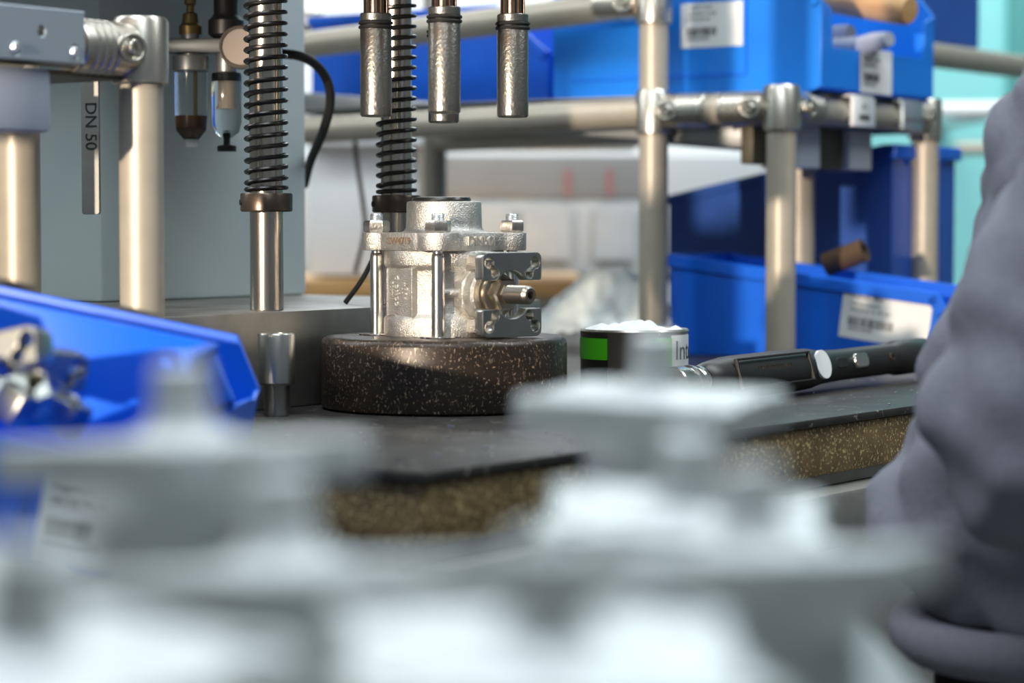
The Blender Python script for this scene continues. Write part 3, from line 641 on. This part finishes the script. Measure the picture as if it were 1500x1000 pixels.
# ------------------------------------------------------------------ tin can and film
cp = at(929, 575, 1.93); cp.z = 0
can = empty('tin_can', T(cp), 'open tin with green and black label stuffed with white paper', 'can')
CR, CH = 0.0427, 0.0535
obj('can_body', lathe([(0, 0), (CR-0.001, 0), (CR, 0.001), (CR, CH-0.003), (CR+0.0008, CH-0.0015), (CR, CH), (CR-0.002, CH), (CR-0.002, 0.004), (0, 0.004)], 72), 'tin', can)
def wrap(a0, a1, z0, z1, r, m, name, parent):
    bm = NB(); n = max(3, int(abs(a1-a0)/5)); rows = []
    for i in range(n+1):
        a = R(a0+(a1-a0)*i/n); c_, s_ = math.cos(a), math.sin(a)
        rows.append([bm.verts.new((rr*c_, rr*s_, zz)) for rr, zz in ((r, z0), (r+0.0004, z0), (r+0.0004, z1), (r, z1))])
    for a, b in zip(rows, rows[1:]):
        for k in range(4): bm.faces.new((a[k], a[(k+1) % 4], b[(k+1) % 4], b[k]))
    bm.faces.new(rows[0]); bm.faces.new(rows[-1][::-1])
    return obj(name, bm, m, parent)
wrap(-185, -122, 0.004, 0.0515, CR, 'canlabel', 'black_label', can)
wrap(-180, -122, 0.030, 0.0468, CR+0.0005, 'green', 'green_band', can)
wrap(-72, -50, 0.026, 0.047, CR, 'green', 'green_band', can)
wl = wrap(-50, 20, 0.010, 0.0490, CR, 'paper', 'white_label', can)
tm = text_mesh('Inter', 0.0215, 0.0002, 'ink', 'LEFT')
for v in tm.vertices:
    a = R(-46) + v.co.x/CR; r_ = CR+0.0006+v.co.z; v.co = Vector((r_*math.cos(a), r_*math.sin(a), v.co.y+0.0365))
link('printed_word', tm, wl)
pp = NB(); bmesh.ops.create_grid(pp, x_segments=36, y_segments=36, size=0.046)
from mathutils import noise
for v in pp.verts:
    r_ = math.hypot(v.co.x, v.co.y); k = min(1.0, 0.0418/r_) if r_ > 0 else 1
    v.co.x *= k; v.co.y *= k; r_ = min(r_, 0.0418)
    v.co.z = 0.0515 + 0.008*max(0, 1-(r_/0.042)**2)*(0.6+0.9*noise.noise(v.co*60)) + 0.0035*noise.noise(v.co*110+Vector((3, 1, 2)))
bmesh.ops.remove_doubles(pp, verts=pp.verts, dist=0.0001)
obj('crumpled_paper', pp, 'white', can, None, 60)
fm = NB(); bmesh.ops.create_grid(fm, x_segments=50, y_segments=30, size=1)
c0 = at(797, 480, 2.60); 
for v in fm.verts:
    u_, v_ = (v.co.x+1)/2, (v.co.y+1)/2
    hgt = 0.012 + 0.10*math.sin(PI*min(1, u_*0.86+0.08))*math.sin(PI*(0.08+0.84*v_)) * (0.45+0.55*u_)
    v.co = Vector((u_*0.165, v_*0.22, hgt*(1+0.25*noise.noise(Vector((u_*5, v_*5, 1)))) + 0.006*noise.noise(Vector((u_*14, v_*12, 4)))))
bagm = T(c0.x, c0.y, 0.0) @ RZ(R(8))
fb = obj('plastic_film', fm, 'film', None, bagm, 80); tag(fb, 'crumpled milky plastic film on the bench behind the tin', 'film')

# ------------------------------------------------------------------ cordless angle tool
tA = at(985, 556, 1.79); tB = at(1352, 545, 2.135)
tA.z = 0.0175; tB.z = 0.0215
ax = (tB-tA); TLn = ax.length
tool = empty('power_screwdriver', axis_m(tA, tB), 'long black power screwdriver with white round sticker lying on the bench edge', 'tool')
obj('chuck', lathe([(0, 0.0), (0.0125, 0.0), (0.0135, 0.001), (0.0135, 0.012), (0.0122, 0.0135), (0.0122, 0.020), (0.0135, 0.0215), (0.0135, 0.025), (0.0115, 0.027), (0.0115, 0.031), (0.0125, 0.032), (0.0125, 0.036), (0.010, 0.038), (0.010, 0.048), (0, 0.048)], 48), 'bright', tool)
def oval_lathe(bm, rows, seg=40):
    rings = []
    for zz, rx, ry in rows: rings.append([bm.verts.new((rx*math.cos(2*PI*i/seg), ry*math.sin(2*PI*i/seg), zz)) for i in range(seg)])
    for a, b in zip(rings, rings[1:]):
        for i in range(seg): bm.faces.new((a[i], a[(i+1) % seg], b[(i+1) % seg], b[i]))
    bm.faces.new(rings[0][::-1]); bm.faces.new(rings[-1]); return bm
hb = oval_lathe(NB(), [(0.042, 0.0105, 0.0105), (0.046, 0.0135, 0.0135), (0.056, 0.0150, 0.0150), (0.075, 0.0170, 0.0168), (0.090, 0.0178, 0.0172), (0.180, 0.0176, 0.0172), (0.205, 0.0165, 0.0165), (0.225, 0.0140, 0.0140), (0.26, 0.0130, 0.0130), (0.36, 0.0132, 0.0132), (0.366, 0.0150, 0.0150), (TLn-0.004, 0.0152, 0.0152), (TLn, 0.0135, 0.0135)])
hou = obj('housing', hb, 'dark', tool)
tm_ = tool.matrix_basis; tri = tm_.to_3x3().inverted()
camd = (tri @ ((Vector((0, CY, H)) - (tA+tB)/2).normalized())); camd.z = 0; camd.normalize()
upd = tri @ Z; upd.z = 0; upd.normalize(); 
face = (camd*0.96 + upd*0.12).normalized()
def on_tool(zz, r, lift=0.0):
    zx = Vector((0, 0, 1)); y = face.cross(zx)
    return Matrix(((zx.x, y.x, face.x, face.x*(r+lift)), (zx.y, y.y, face.y, face.y*(r+lift)), (zx.z, y.z, face.z, zz), (0, 0, 0, 1)))
obj('round_sticker', lathe([(0, -0.002), (0.0118, -0.002), (0.0118, 0.0004), (0, 0.0004)], 36), 'paper', tool, on_tool(0.207, 0.0165))['label'] = 'round white sticker'
link('name_plate_rim', prism_mesh([[(-0.058, -0.012), (0.058, -0.012), (0.058, 0.012), (-0.058, 0.012)], [(-0.056, -0.0105), (-0.056, 0.0105), (0.056, 0.0105), (0.056, -0.0105)]], 0.003, 'rubber', 0.0003), tool, on_tool(0.128, 0.0155, 0.0012))
bt = link('start_button', prism_mesh([arc(0.006, 0, 0.0062, -90, 90, 8) + arc(-0.006, 0, 0.0062, 90, 270, 8)], 0.006, 'bright', 0.0012), tool, on_tool(0.279, 0.0118)); bt['label'] = 'silver oval button'
link('button_frame', prism_mesh([arc(0.006, 0, 0.0042, -90, 90, 8) + arc(-0.006, 0, 0.0042, 90, 270, 8)], 0.005, 'rubber', 0.0005), tool, on_tool(0.245, 0.0112))
obj('case_screw', lathe([(0, 0), (0.0035, 0), (0.0035, 0.003), (0.0018, 0.003), (0.0018, 0.001), (0, 0.001)], 18), 'burnt', tool, on_tool(0.336, 0.0115))
link('case_lettering', text_mesh('SCREWDRIVER 18 V', 0.0065, 0.0003, 'burnt'), tool, on_tool(0.128, 0.0172, 0.0003) @ T(0, 0.002, 0))

# ------------------------------------------------------------------ left bins
SH = R(11.5)
pA = at(381, 640, 1.385)      # front lower corner of bin A (right end), near side
binA = make_bin('storage_bin', T(pA.x-0.022, pA.y+0.004, 0.002) @ RZ(R(176)) @ RY(-SH) @ T(0, -0.085, 0), 0.33, 0.085, 0.064, 0.03, 0.020, 'blue', 'bright blue bin tilted beside the small upright socket', None, 0.034, rim=0.012)
pB = at(-170, 845, 1.20); 
binB = make_bin('storage_bin', T(at(190, 862, 1.20)) @ RZ(R(90)) @ RX(SH) , 0.150, 0.16, 0.118, 0.062, 0.05, 'blue', 'blue open-front bin with silver brackets at the lower left', None, 0.075, rim=0.008)
bin_label(binB, 0.046, 0.046, frontm(0.0285, 0.030), LN, seed=9)
obj('lip_rib', box(-0.003, 0, 0.058, 0.062, 0.008, 0.058, 0.001), 'blue', binB)
sh = empty('sloped_shelf', T(at(190, 862, 1.2)) @ RZ(R(90)) @ RX(SH), 'tilted grey shelf carrying the open-front blue bin', 'shelf')
obj('shelf_plate', box(-0.03, 0.16, -0.03, 0.35, -0.006, -0.0005, 0.001), 'sheet', sh)
for yy in (0.0, 0.32):
    for xx in (0.0, 0.13):
        pz = (sh.matrix_basis @ Vector((xx, yy, -0.006))); q_ = sh.matrix_basis.inverted() @ Vector((pz.x, pz.y, -0.9))
        obj('shelf_leg', cyl(0.012, (xx, yy, -0.006), q_, 16), 'tube', sh)
# silver brackets in bin B
ME['bk'] = prism_mesh(pad_loops(1), 0.018, 'machined', 0.001)
for k, (px, py, d, e, lab) in enumerate([(40, 592, 1.285, (PI/2+0.15, 0.1, R(35)), 'silver bracket with two holes at the right end of the left bin'),
                              (2, 575, 1.26, (PI/2-0.2, -0.2, R(-20)), 'silver bracket at the frame edge in the left bin'),
                              (95, 628, 1.25, (0.5, 0.2, R(60)), 'silver bracket lying flat lowest in the left bin'),
                              (10, 640, 1.24, (0.9, -0.3, R(10)), 'silver bracket leaning on the lip of the left bin')]):
    o = link('mounting_bracket', ME['bk'], None, T(at(px, py, d)) @ Euler(e).to_matrix().to_4x4()); tag(o, lab, 'bracket', 'silver brackets in the left bin')

# ------------------------------------------------------------------ parts cart with the foreground valve housings
cart = empty('parts_cart', T(0, 0, -0.9), 'grey sheet-metal parts cart heaped with silver housings before the bench', 'cart')
CT = -0.0085
obj('cart_top', box(-0.40, 0.128, -1.44, -0.875, 0.9+CT-0.004, 0.9+CT, 0.001), 'sheet', cart)
for tx in (-0.37, 0.10):
    for qy in (-1.41, -0.905): obj('leg', box(tx-0.015, tx+0.015, qy-0.015, qy+0.015, 0, 0.9+CT-0.004, 0.002), 'steelrail', cart)
def make_housing(h, hub, label):
    e = empty('valve_housing', Matrix(), label, 'valve housing')
    obj('body', lathe([(0.018, 0), (0.044, 0), (0.045, 0.001), (0.045, 0.012+h*0.4), (0.030, 0.018+h*0.5), (0.0285, 0.022+h*0.6), (0.0285, 0.050+h), (0.036, 0.058+h), (0.040, 0.0605+h), (0.018, 0.0605+h)], 56), 'cast_pale', e)
    link('flange', ME['flange_pale'], e, T(0, 0, 0.0672+h))
    zt_ = 0.0735+h
    obj('hub', lathe([(0, zt_), (0.022, zt_+0.0002), (hub+0.003, zt_+0.004), (hub, zt_+0.009), (hub*0.96, zt_+0.024), (hub*0.8, zt_+0.0255), (0.005, zt_+0.0255), (0.005, zt_+0.02), (0, zt_+0.02)], 40), 'cast_pale', e)
    return e
tall = make_housing(0.025, 0.0095, 'x'); low_ = make_housing(0.0, 0.0095, 'x')
spots = [  # px of flange centre, distance, yaw, tall?, label
    (948, 0.85, 22, 1, 3, 'silver four-lobed housing standing nearest the tin can'),
    (275, 0.66, 10, 1, -3, 'silver housing whose hub rises before the tilted blue bin'),
    (990, 0.67, 40, 0, 5, 'silver housing just in front of the one below the tin'),
    (-200, 0.56, 30, 0, 6, 'silver housing cut by the left edge of the photo'),
    (430, 0.55, 5, 0, -6, 'silver housing in front of the one beside the blue bin'),
    (1130, 0.565, 25, 0, -7, 'silver housing nearest the grey sleeve'),
    (780, 0.45, 50, 0, 5, 'silver housing lowest in the middle of the photo'),
    (20, 0.445, 12, 0, 6, 'silver housing at the lower left corner of the heap')]
HS = 0.84
used_ = set()
for k, (px, d, yw, tl, ti, lab) in enumerate(spots):
    src = tall if tl else low_
    o = copy_tree(src) if src.name in used_ else src
    used_.add(src.name)
    o['label'] = lab; o['group'] = 'silver housings heaped on the cart'
    q_ = at(px, 700, d); o.matrix_basis = T(q_.x, q_.y, CT+0.0003+abs(math.sin(R(ti)))*0.044*HS) @ RX(R(ti)*0.9) @ RY(R(ti)*0.45) @ RZ(R(yw)) @ Matrix.Scale(HS, 4)

# ------------------------------------------------------------------ background
bd = empty('notice_board', T(at(780, 400, 4.0)), 'white notice board with papers and red marks far behind the valve', 'board')
bw0, bw1 = at(440, 300, 4.0).x, at(1128, 300, 4.0).x; bz0, bz1 = at(700, 402, 4.0).z, at(700, 228, 4.0).z; zm = at(700, 288, 4.0).z
o0 = bd.matrix_basis.inverted()
def lb(x0_, x1_, y0_, y1_, z0_, z1_, bev=0): return box(x0_, x1_, y0_, y1_, z0_, z1_, bev, o0)
obj('board_panel', lb(bw0, bw1, 2.2, 2.22, bz0, bz1, 0.002), 'white', bd)
obj('grey_header', lb(at(625, 0, 4).x, at(945, 0, 4).x, 2.19, 2.2, zm, bz1, 0.002), 'boardgrey', bd)
obj('bottom_frame', lb(bw0, bw1, 2.18, 2.2, bz0-0.012, bz0, 0.002), 'olive', bd)
for px in (832, 893): obj('red_mark', lb(at(px-5, 0, 4).x, at(px+5, 0, 4).x, 2.186, 2.1895, at(0, 288, 4).z, at(0, 248, 4).z), 'red', bd)
for px, pw in ((720, 60), (800, 70), (900, 60), (1040, 100)): obj('paper_sheet', lb(at(px-pw/2, 0, 4).x, at(px+pw/2, 0, 4).x, 2.186, 2.1895, at(0, 380, 4).z, at(0, 300, 4).z), 'paper', bd)
for px in (460, 1110): obj('board_leg', lb(at(px-8, 0, 4).x, at(px+8, 0, 4).x, 2.2, 2.23, -0.9, bz0, 0.002), 'steelrail', bd)
wh = obj('wall_left', box(-3.5, at(1135, 0, 5.2).x, 3.35, 3.4, -0.9, 2.2), 'white'); tag(wh, kind='structure')
# far white cabinet, wood table
fc = empty('white_cabinet', T(at(525, 300, 3.5)), 'white cabinet standing far behind the second spring column', 'cabinet'); o0 = fc.matrix_basis.inverted()
obj('carcass', lb(at(452, 0, 3.5).x, at(612, 0, 3.5).x, 1.7, 1.95, at(0, 404, 3.5).z, at(0, 214, 3.5).z, 0.004), 'white', fc)
obj('cabinet_top', lb(at(448, 0, 3.5).x, at(940, 0, 3.5).x, 1.66, 1.96, at(0, 214, 3.5).z, at(0, 196, 3.5).z, 0.003), 'white', fc)
wt = empty('wooden_table', T(at(640, 420, 3.4)), 'wooden table with pale brown edge far behind the valve', 'table'); o0 = wt.matrix_basis.inverted()
zt = at(0, 410, 3.4).z
obj('tabletop', lb(at(400, 0, 3.4).x, at(860, 0, 3.4).x, 1.6, 2.15, zt-0.025, zt, 0.003), 'tablewood', wt)
obj('table_apron', lb(at(410, 0, 3.4).x, at(850, 0, 3.4).x, 1.64, 1.66, zt-0.16, zt-0.025, 0.003), 'white', wt)
for px in (420, 840):
    for yy in (1.64, 2.1): obj('leg', lb(at(px-8, 0, 3.4).x, at(px+8, 0, 3.4).x, yy, yy+0.04, -0.9, zt-0.025, 0.002), 'white', wt)
make_bin('storage_bin', T(at(585, 198, 3.45)) @ RZ(R(90)), 0.18, 0.13, 0.05, 0.045, 0.01, 'blue', 'small blue bin far behind the black hose', None, 0.046)
# far rack rails at top left behind the hose, white rails at the right wall
fr_ = empty('conduit_frame', T(at(480, 60, 2.95)), 'pale pipe frame with clamps behind the first spring column', 'frame')
o0 = fr_.matrix_basis.inverted()
def lcy(r, p, q): return cyl(r, o0 @ Vector(p), o0 @ Vector(q), 20)
obj('cross_pipe', lcy(0.012, at(400, 28, 2.95), at(700, 62, 3.05)), 'tube', fr_); obj('cross_pipe', lcy(0.010, at(405, 62, 2.95), at(640, 70, 2.95)), 'joint', fr_)
obj('pipe_clamp', lcy(0.022, at(420, 36, 2.93), at(470, 42, 2.93)), 'joint', fr_); obj('pipe_clamp', lcy(0.016, at(470, 75, 2.93), at(520, 60, 2.93)), 'joint', fr_)
obj('upright_pipe', lcy(0.014, at(415, -60, 3.0), at(415, 1500, 3.0)), 'tube', fr_)
obj('flexible_duct', tube(spline([o0 @ at(462, 175, 2.95), o0 @ at(490, 130, 2.93), o0 @ at(530, 140, 2.95), o0 @ at(560, 160, 2.97)], 8), 0.018, 14), 'white', fr_)
pr_ = empty('wall_pipes', T(at(1430, 165, 4.9)), 'white pipes running along the turquoise wall', 'pipe'); o0 = pr_.matrix_basis.inverted()
obj('white_pipe', lcy(0.016, at(1330, 162, 4.9), at(1600, 160, 4.9)), 'white', pr_); obj('grey_pipe', lcy(0.013, at(1400, 218, 4.9), at(1600, 216, 4.9)), 'tube', pr_)
obj('pipe_bracket', lb(at(1425, 0, 4.9).x, at(1450, 0, 4.9).x, 3.1, 3.6, at(0, 176, 4.9).z, at(0, 169, 4.9).z), 'sheet', pr_)

# ------------------------------------------------------------------ metal chips
ch = NB()
for _ in range(70):
    t_, q_ = random.uniform(-0.3, 0.55), random.uniform(0.004, 0.24); pt = bpt(t_, q_)
    if math.hypot(pt.x+0.0505, pt.y) < 0.096: continue
    s_ = random.uniform(0.0006, 0.0016)
    add_box(ch, -s_*1.6, s_*1.6, -s_*0.6, s_*0.6, 0, s_*0.7, 0, T(pt.x, pt.y, 0.0001) @ RZ(random.uniform(0, 6)))
cho = obj('metal_chips', ch, 'zinc'); tag(cho, 'tiny bright metal chips scattered on the black bench', 'chips', None, 'stuff')

# ------------------------------------------------------------------ person
dg = bpy.context.evaluated_depsgraph_get
def skin_mesh(verts, edges, radii, m, sub=2, root=0, disp=None):
    me = bpy.data.meshes.new('s'); me.from_pydata([Vector(v) for v in verts], edges, []); o = bpy.data.objects.new('s', me); C.objects.link(o)
    o.modifiers.new('k', 'SKIN')
    for i, r in enumerate(radii):
        me.skin_vertices[0].data[i].radius = r if isinstance(r, tuple) else (r, r)
    me.skin_vertices[0].data[root].use_root = True
    sm = o.modifiers.new('u', 'SUBSURF'); sm.levels = sub; sm.render_levels = sub
    d_ = dg(); d_.update(); out = bpy.data.meshes.new_from_object(o.evaluated_get(d_)); bpy.data.objects.remove(o)
    if disp: 
        nn = [v.normal.copy() for v in out.vertices]
        for v, n in zip(out.vertices, nn): v.co += n*disp(v.co)
    return finish(out, m, 80)
hip = Vector((0.405, -0.335, -0.03)); chest = Vector((0.52, -0.31, 0.26)); neck = Vector((0.515, -0.30, 0.43)); head = Vector((0.495, -0.265, 0.53)); crown = Vector((0.485, -0.25, 0.62))
shL = Vector((0.422, -0.42, 0.335)); elL = Vector((0.298, -0.475, 0.022)); wrL = Vector((0.50, -0.52, 0.075)); haL = Vector((0.575, -0.53, 0.08))
shR = Vector((0.62, -0.20, 0.35)); elR = Vector((0.70, -0.14, 0.09)); wrR = Vector((0.60, 0.03, 0.05)); haR = Vector((0.57, 0.10, 0.035))
knL = Vector((0.37, -0.41, -0.48)); anL = Vector((0.385, -0.43, -0.84)); knR = Vector((0.49, -0.29, -0.48)); anR = Vector((0.51, -0.31, -0.84))
hiL = Vector((0.375, -0.37, -0.10)); hiR = Vector((0.45, -0.30, -0.10))
tooL = anL + Vector((-0.11, 0.08, -0.035)); tooR = anR + Vector((-0.11, 0.08, -0.035))
bv = [hip, chest, neck, head, crown, shL, elL, wrL, haL, shR, elR, wrR, haR, hiL, knL, anL, hiR, knR, anR]
be = [(0, 1), (1, 2), (2, 3), (3, 4), (1, 5), (5, 6), (6, 7), (7, 8), (1, 9), (9, 10), (10, 11), (11, 12), (0, 13), (13, 14), (14, 15), (0, 16), (16, 17), (17, 18)]
brd = [0.11, 0.12, 0.052, 0.082, 0.07, 0.05, 0.038, 0.026, 0.030, 0.05, 0.038, 0.026, 0.030, 0.075, 0.05, 0.036, 0.075, 0.05, 0.036]
person = link('person', skin_mesh(bv, be, brd, 'skin'))
tag(person, 'person in a grey sweatshirt and black trousers leaning over the bench at the right', 'person')
# hands with fingers
for s_, (wr, ha) in enumerate(((wrL, haL), (wrR, haR))):
    d = (ha-wr).normalized(); sd = d.cross(Z).normalized(); 
    vs = [wr, ha]; es = [(0, 1)]; rs = [0.024, 0.030]
    for k in range(4):
        o_ = ha + sd*(k-1.5)*0.019 + d*0.02; ln = (0.028, 0.032, 0.030, 0.024)[k]
        i0 = len(vs); vs += [o_, o_+d*ln-Z*0.006, o_+d*ln*1.7-Z*0.018, o_+d*ln*2.1-Z*0.032]; es += [(1, i0), (i0, i0+1), (i0+1, i0+2), (i0+2, i0+3)]; rs += [0.0095, 0.0088, 0.008, 0.0065]
    i0 = len(vs); o_ = wr + (ha-wr)*0.45 - sd*0.028*(1 if s_ else -1); vs += [o_, o_ + d*0.03 - sd*0.018*(1 if s_ else -1) - Z*0.01, o_ + d*0.058 - sd*0.016*(1 if s_ else -1) - Z*0.02]; es += [(0, i0), (i0, i0+1), (i0+1, i0+2)]; rs += [0.012, 0.010, 0.0075]
    link('hand', skin_mesh(vs, es, rs, 'skin', 1), person)
# face and hair
fd = Vector((-0.8, 0.57, -0.28)).normalized(); rt = fd.cross(Z).normalized(); uh = rt.cross(fd)
link('nose', skin_mesh([head+fd*0.075+uh*0.03, head+fd*0.098+uh*0.0], [(0, 1)], [0.010, 0.014], 'skin', 2), person)
for sg in (-1, 1):
    link('ear', skin_mesh([head+rt*sg*0.082+uh*0.03, head+rt*sg*0.084-uh*0.01], [(0, 1)], [(0.008, 0.016), (0.007, 0.012)], 'skin', 2), person)
    obj('eye', lathe([(0, -0.011), (0.008, -0.008), (0.011, 0), (0.008, 0.008), (0, 0.011)], 16), 'eye', person, T(head+fd*0.060+rt*sg*0.029+uh*0.030))
link('mouth', skin_mesh([head+fd*0.082-rt*0.022-uh*0.032, head+fd*0.087-uh*0.032, head+fd*0.082+rt*0.022-uh*0.032], [(0, 1), (1, 2)], [0.004, 0.006, 0.004], mat('lips', (0.45, 0.2, 0.17)), 1), person)
link('hair', skin_mesh([head-fd*0.03+uh*0.04, crown-fd*0.015, crown+fd*0.03], [(0, 1), (1, 2)], [0.085, 0.078, 0.06], 'hair', 2, disp=lambda c: 0.006*noise.noise(c*60)), person)
def folds(c):
    n1 = noise.noise(Vector((c.x*9+c.z*7, c.y*9, c.z*13))); n2 = noise.noise(Vector((c.x*20, c.y*20, c.z*34+c.x*16)))
    n3 = abs(noise.noise(Vector((c.x*13+c.z*9, c.y*13, c.z*17-c.x*9))))
    return 0.012*n1 + 0.006*n2 + 0.016*(n3-0.25)
def loft(bm, rings, seg=28, fwd=None):
    rr = []
    for c, rx, ry in rings: rr.append([bm.verts.new(Vector(c)+Vector((rx*math.cos(2*PI*i/seg), ry*math.sin(2*PI*i/seg), 0))) for i in range(seg)])
    for a_, b_ in zip(rr, rr[1:]):
        for i in range(seg): bm.faces.new((a_[i], a_[(i+1) % seg], b_[(i+1) % seg], b_[i]))
    bm.faces.new(rr[0][::-1]); bm.faces.new(rr[-1])
sw = NB()
loft(sw, [((0.405, -0.335, -0.105), 0.158, 0.120), ((0.405, -0.335, -0.085), 0.168, 0.128), ((0.400, -0.335, -0.055), 0.182, 0.138), ((0.415, -0.335, 0.0), 0.178, 0.135), ((0.44, -0.33, 0.10), 0.172, 0.130),
          ((0.475, -0.32, 0.20), 0.175, 0.135), ((0.508, -0.31, 0.29), 0.172, 0.135), ((0.53, -0.305, 0.36), 0.150, 0.115), ((0.525, -0.30, 0.40), 0.085, 0.075), ((0.518, -0.30, 0.425), 0.068, 0.062)])
add_tube(sw, spline([(0.50, -0.34, 0.33), shL, shL*0.5+elL*0.5, elL, elL*0.72+wrL*0.28+Vector((0, 0, -0.004)), elL*0.4+wrL*0.6, wrL*0.93+elL*0.07], 6), [0.085-0.0011*i for i in range(13)] + [0.071-0.0004*i for i in range(6)] + [0.069-0.0008*i for i in range(18)][:18], 20)
add_tube(sw, spline([(0.54, -0.29, 0.33), shR, elR, wrR*0.93+elR*0.07], 6), [0.09-0.0022*i for i in range(19)], 18)
me_ = bpy.data.meshes.new('s'); bmesh.ops.recalc_face_normals(sw, faces=sw.faces); sw.to_mesh(me_); sw.free()
o_ = bpy.data.objects.new('s', me_); C.objects.link(o_)
rm = o_.modifiers.new('r', 'REMESH'); rm.mode = 'VOXEL'; rm.voxel_size = 0.007
sm_ = o_.modifiers.new('sm', 'SMOOTH'); sm_.iterations = 6; sm_.factor = 0.5
d_ = dg(); d_.update(); swm = bpy.data.meshes.new_from_object(o_.evaluated_get(d_)); bpy.data.objects.remove(o_)
nn = [v.normal.copy() for v in swm.vertices]
for v, n in zip(swm.vertices, nn): v.co += n*folds(v.co)
link('sweatshirt', finish(swm, 'hoodie', 80), person)
pts = [Vector((0.405+0.160*math.cos(2*PI*i/48), -0.335+0.121*math.sin(2*PI*i/48), -0.112+0.003*math.sin(6*PI*i/48))) for i in range(49)]
obj('hem_band', add_tube(NB(), pts, 0.015, 12), 'hoodie', person)
def remeshed(bm, vox, it, m, disp=None):
    me1 = bpy.data.meshes.new('s'); bmesh.ops.recalc_face_normals(bm, faces=bm.faces); bm.to_mesh(me1); bm.free()
    o1 = bpy.data.objects.new('s', me1); C.objects.link(o1)
    a1_ = o1.modifiers.new('r', 'REMESH'); a1_.mode = 'VOXEL'; a1_.voxel_size = vox
    a2_ = o1.modifiers.new('sm', 'SMOOTH'); a2_.iterations = it; a2_.factor = 0.5
    d1 = dg(); d1.update(); out = bpy.data.meshes.new_from_object(o1.evaluated_get(d1)); bpy.data.objects.remove(o1)
    if disp:
        n1 = [v.normal.copy() for v in out.vertices]
        for v, n in zip(out.vertices, n1): v.co += n*disp(v.co)
    return finish(out, m, 80)
tr_ = NB()
loft(tr_, [((0.405, -0.335, -0.20), 0.145, 0.108), ((0.405, -0.335, -0.15), 0.148, 0.110), ((0.405, -0.335, -0.085), 0.140, 0.104)])
for hh, kk, aa in ((hiL, knL, anL), (hiR, knR, anR)):
    add_tube(tr_, spline([hh + Z*(-0.02), hh*0.5+kk*0.5, kk, kk*0.5+aa*0.5, aa], 5), [0.088-0.0018*i for i in range(21)], 18)
link('trousers', remeshed(tr_, 0.009, 6, 'trousers', lambda c: 0.5*folds(c)), person)
for an, to in ((anL, tooL), (anR, tooR)):
    link('shoe', skin_mesh([an+Vector((0.03, -0.02, -0.025)), (an+to)/2+Z*(-0.012), to], [(0, 1), (1, 2)], [(0.042, 0.035), (0.042, 0.034), (0.036, 0.024)], 'dark', 2), person)
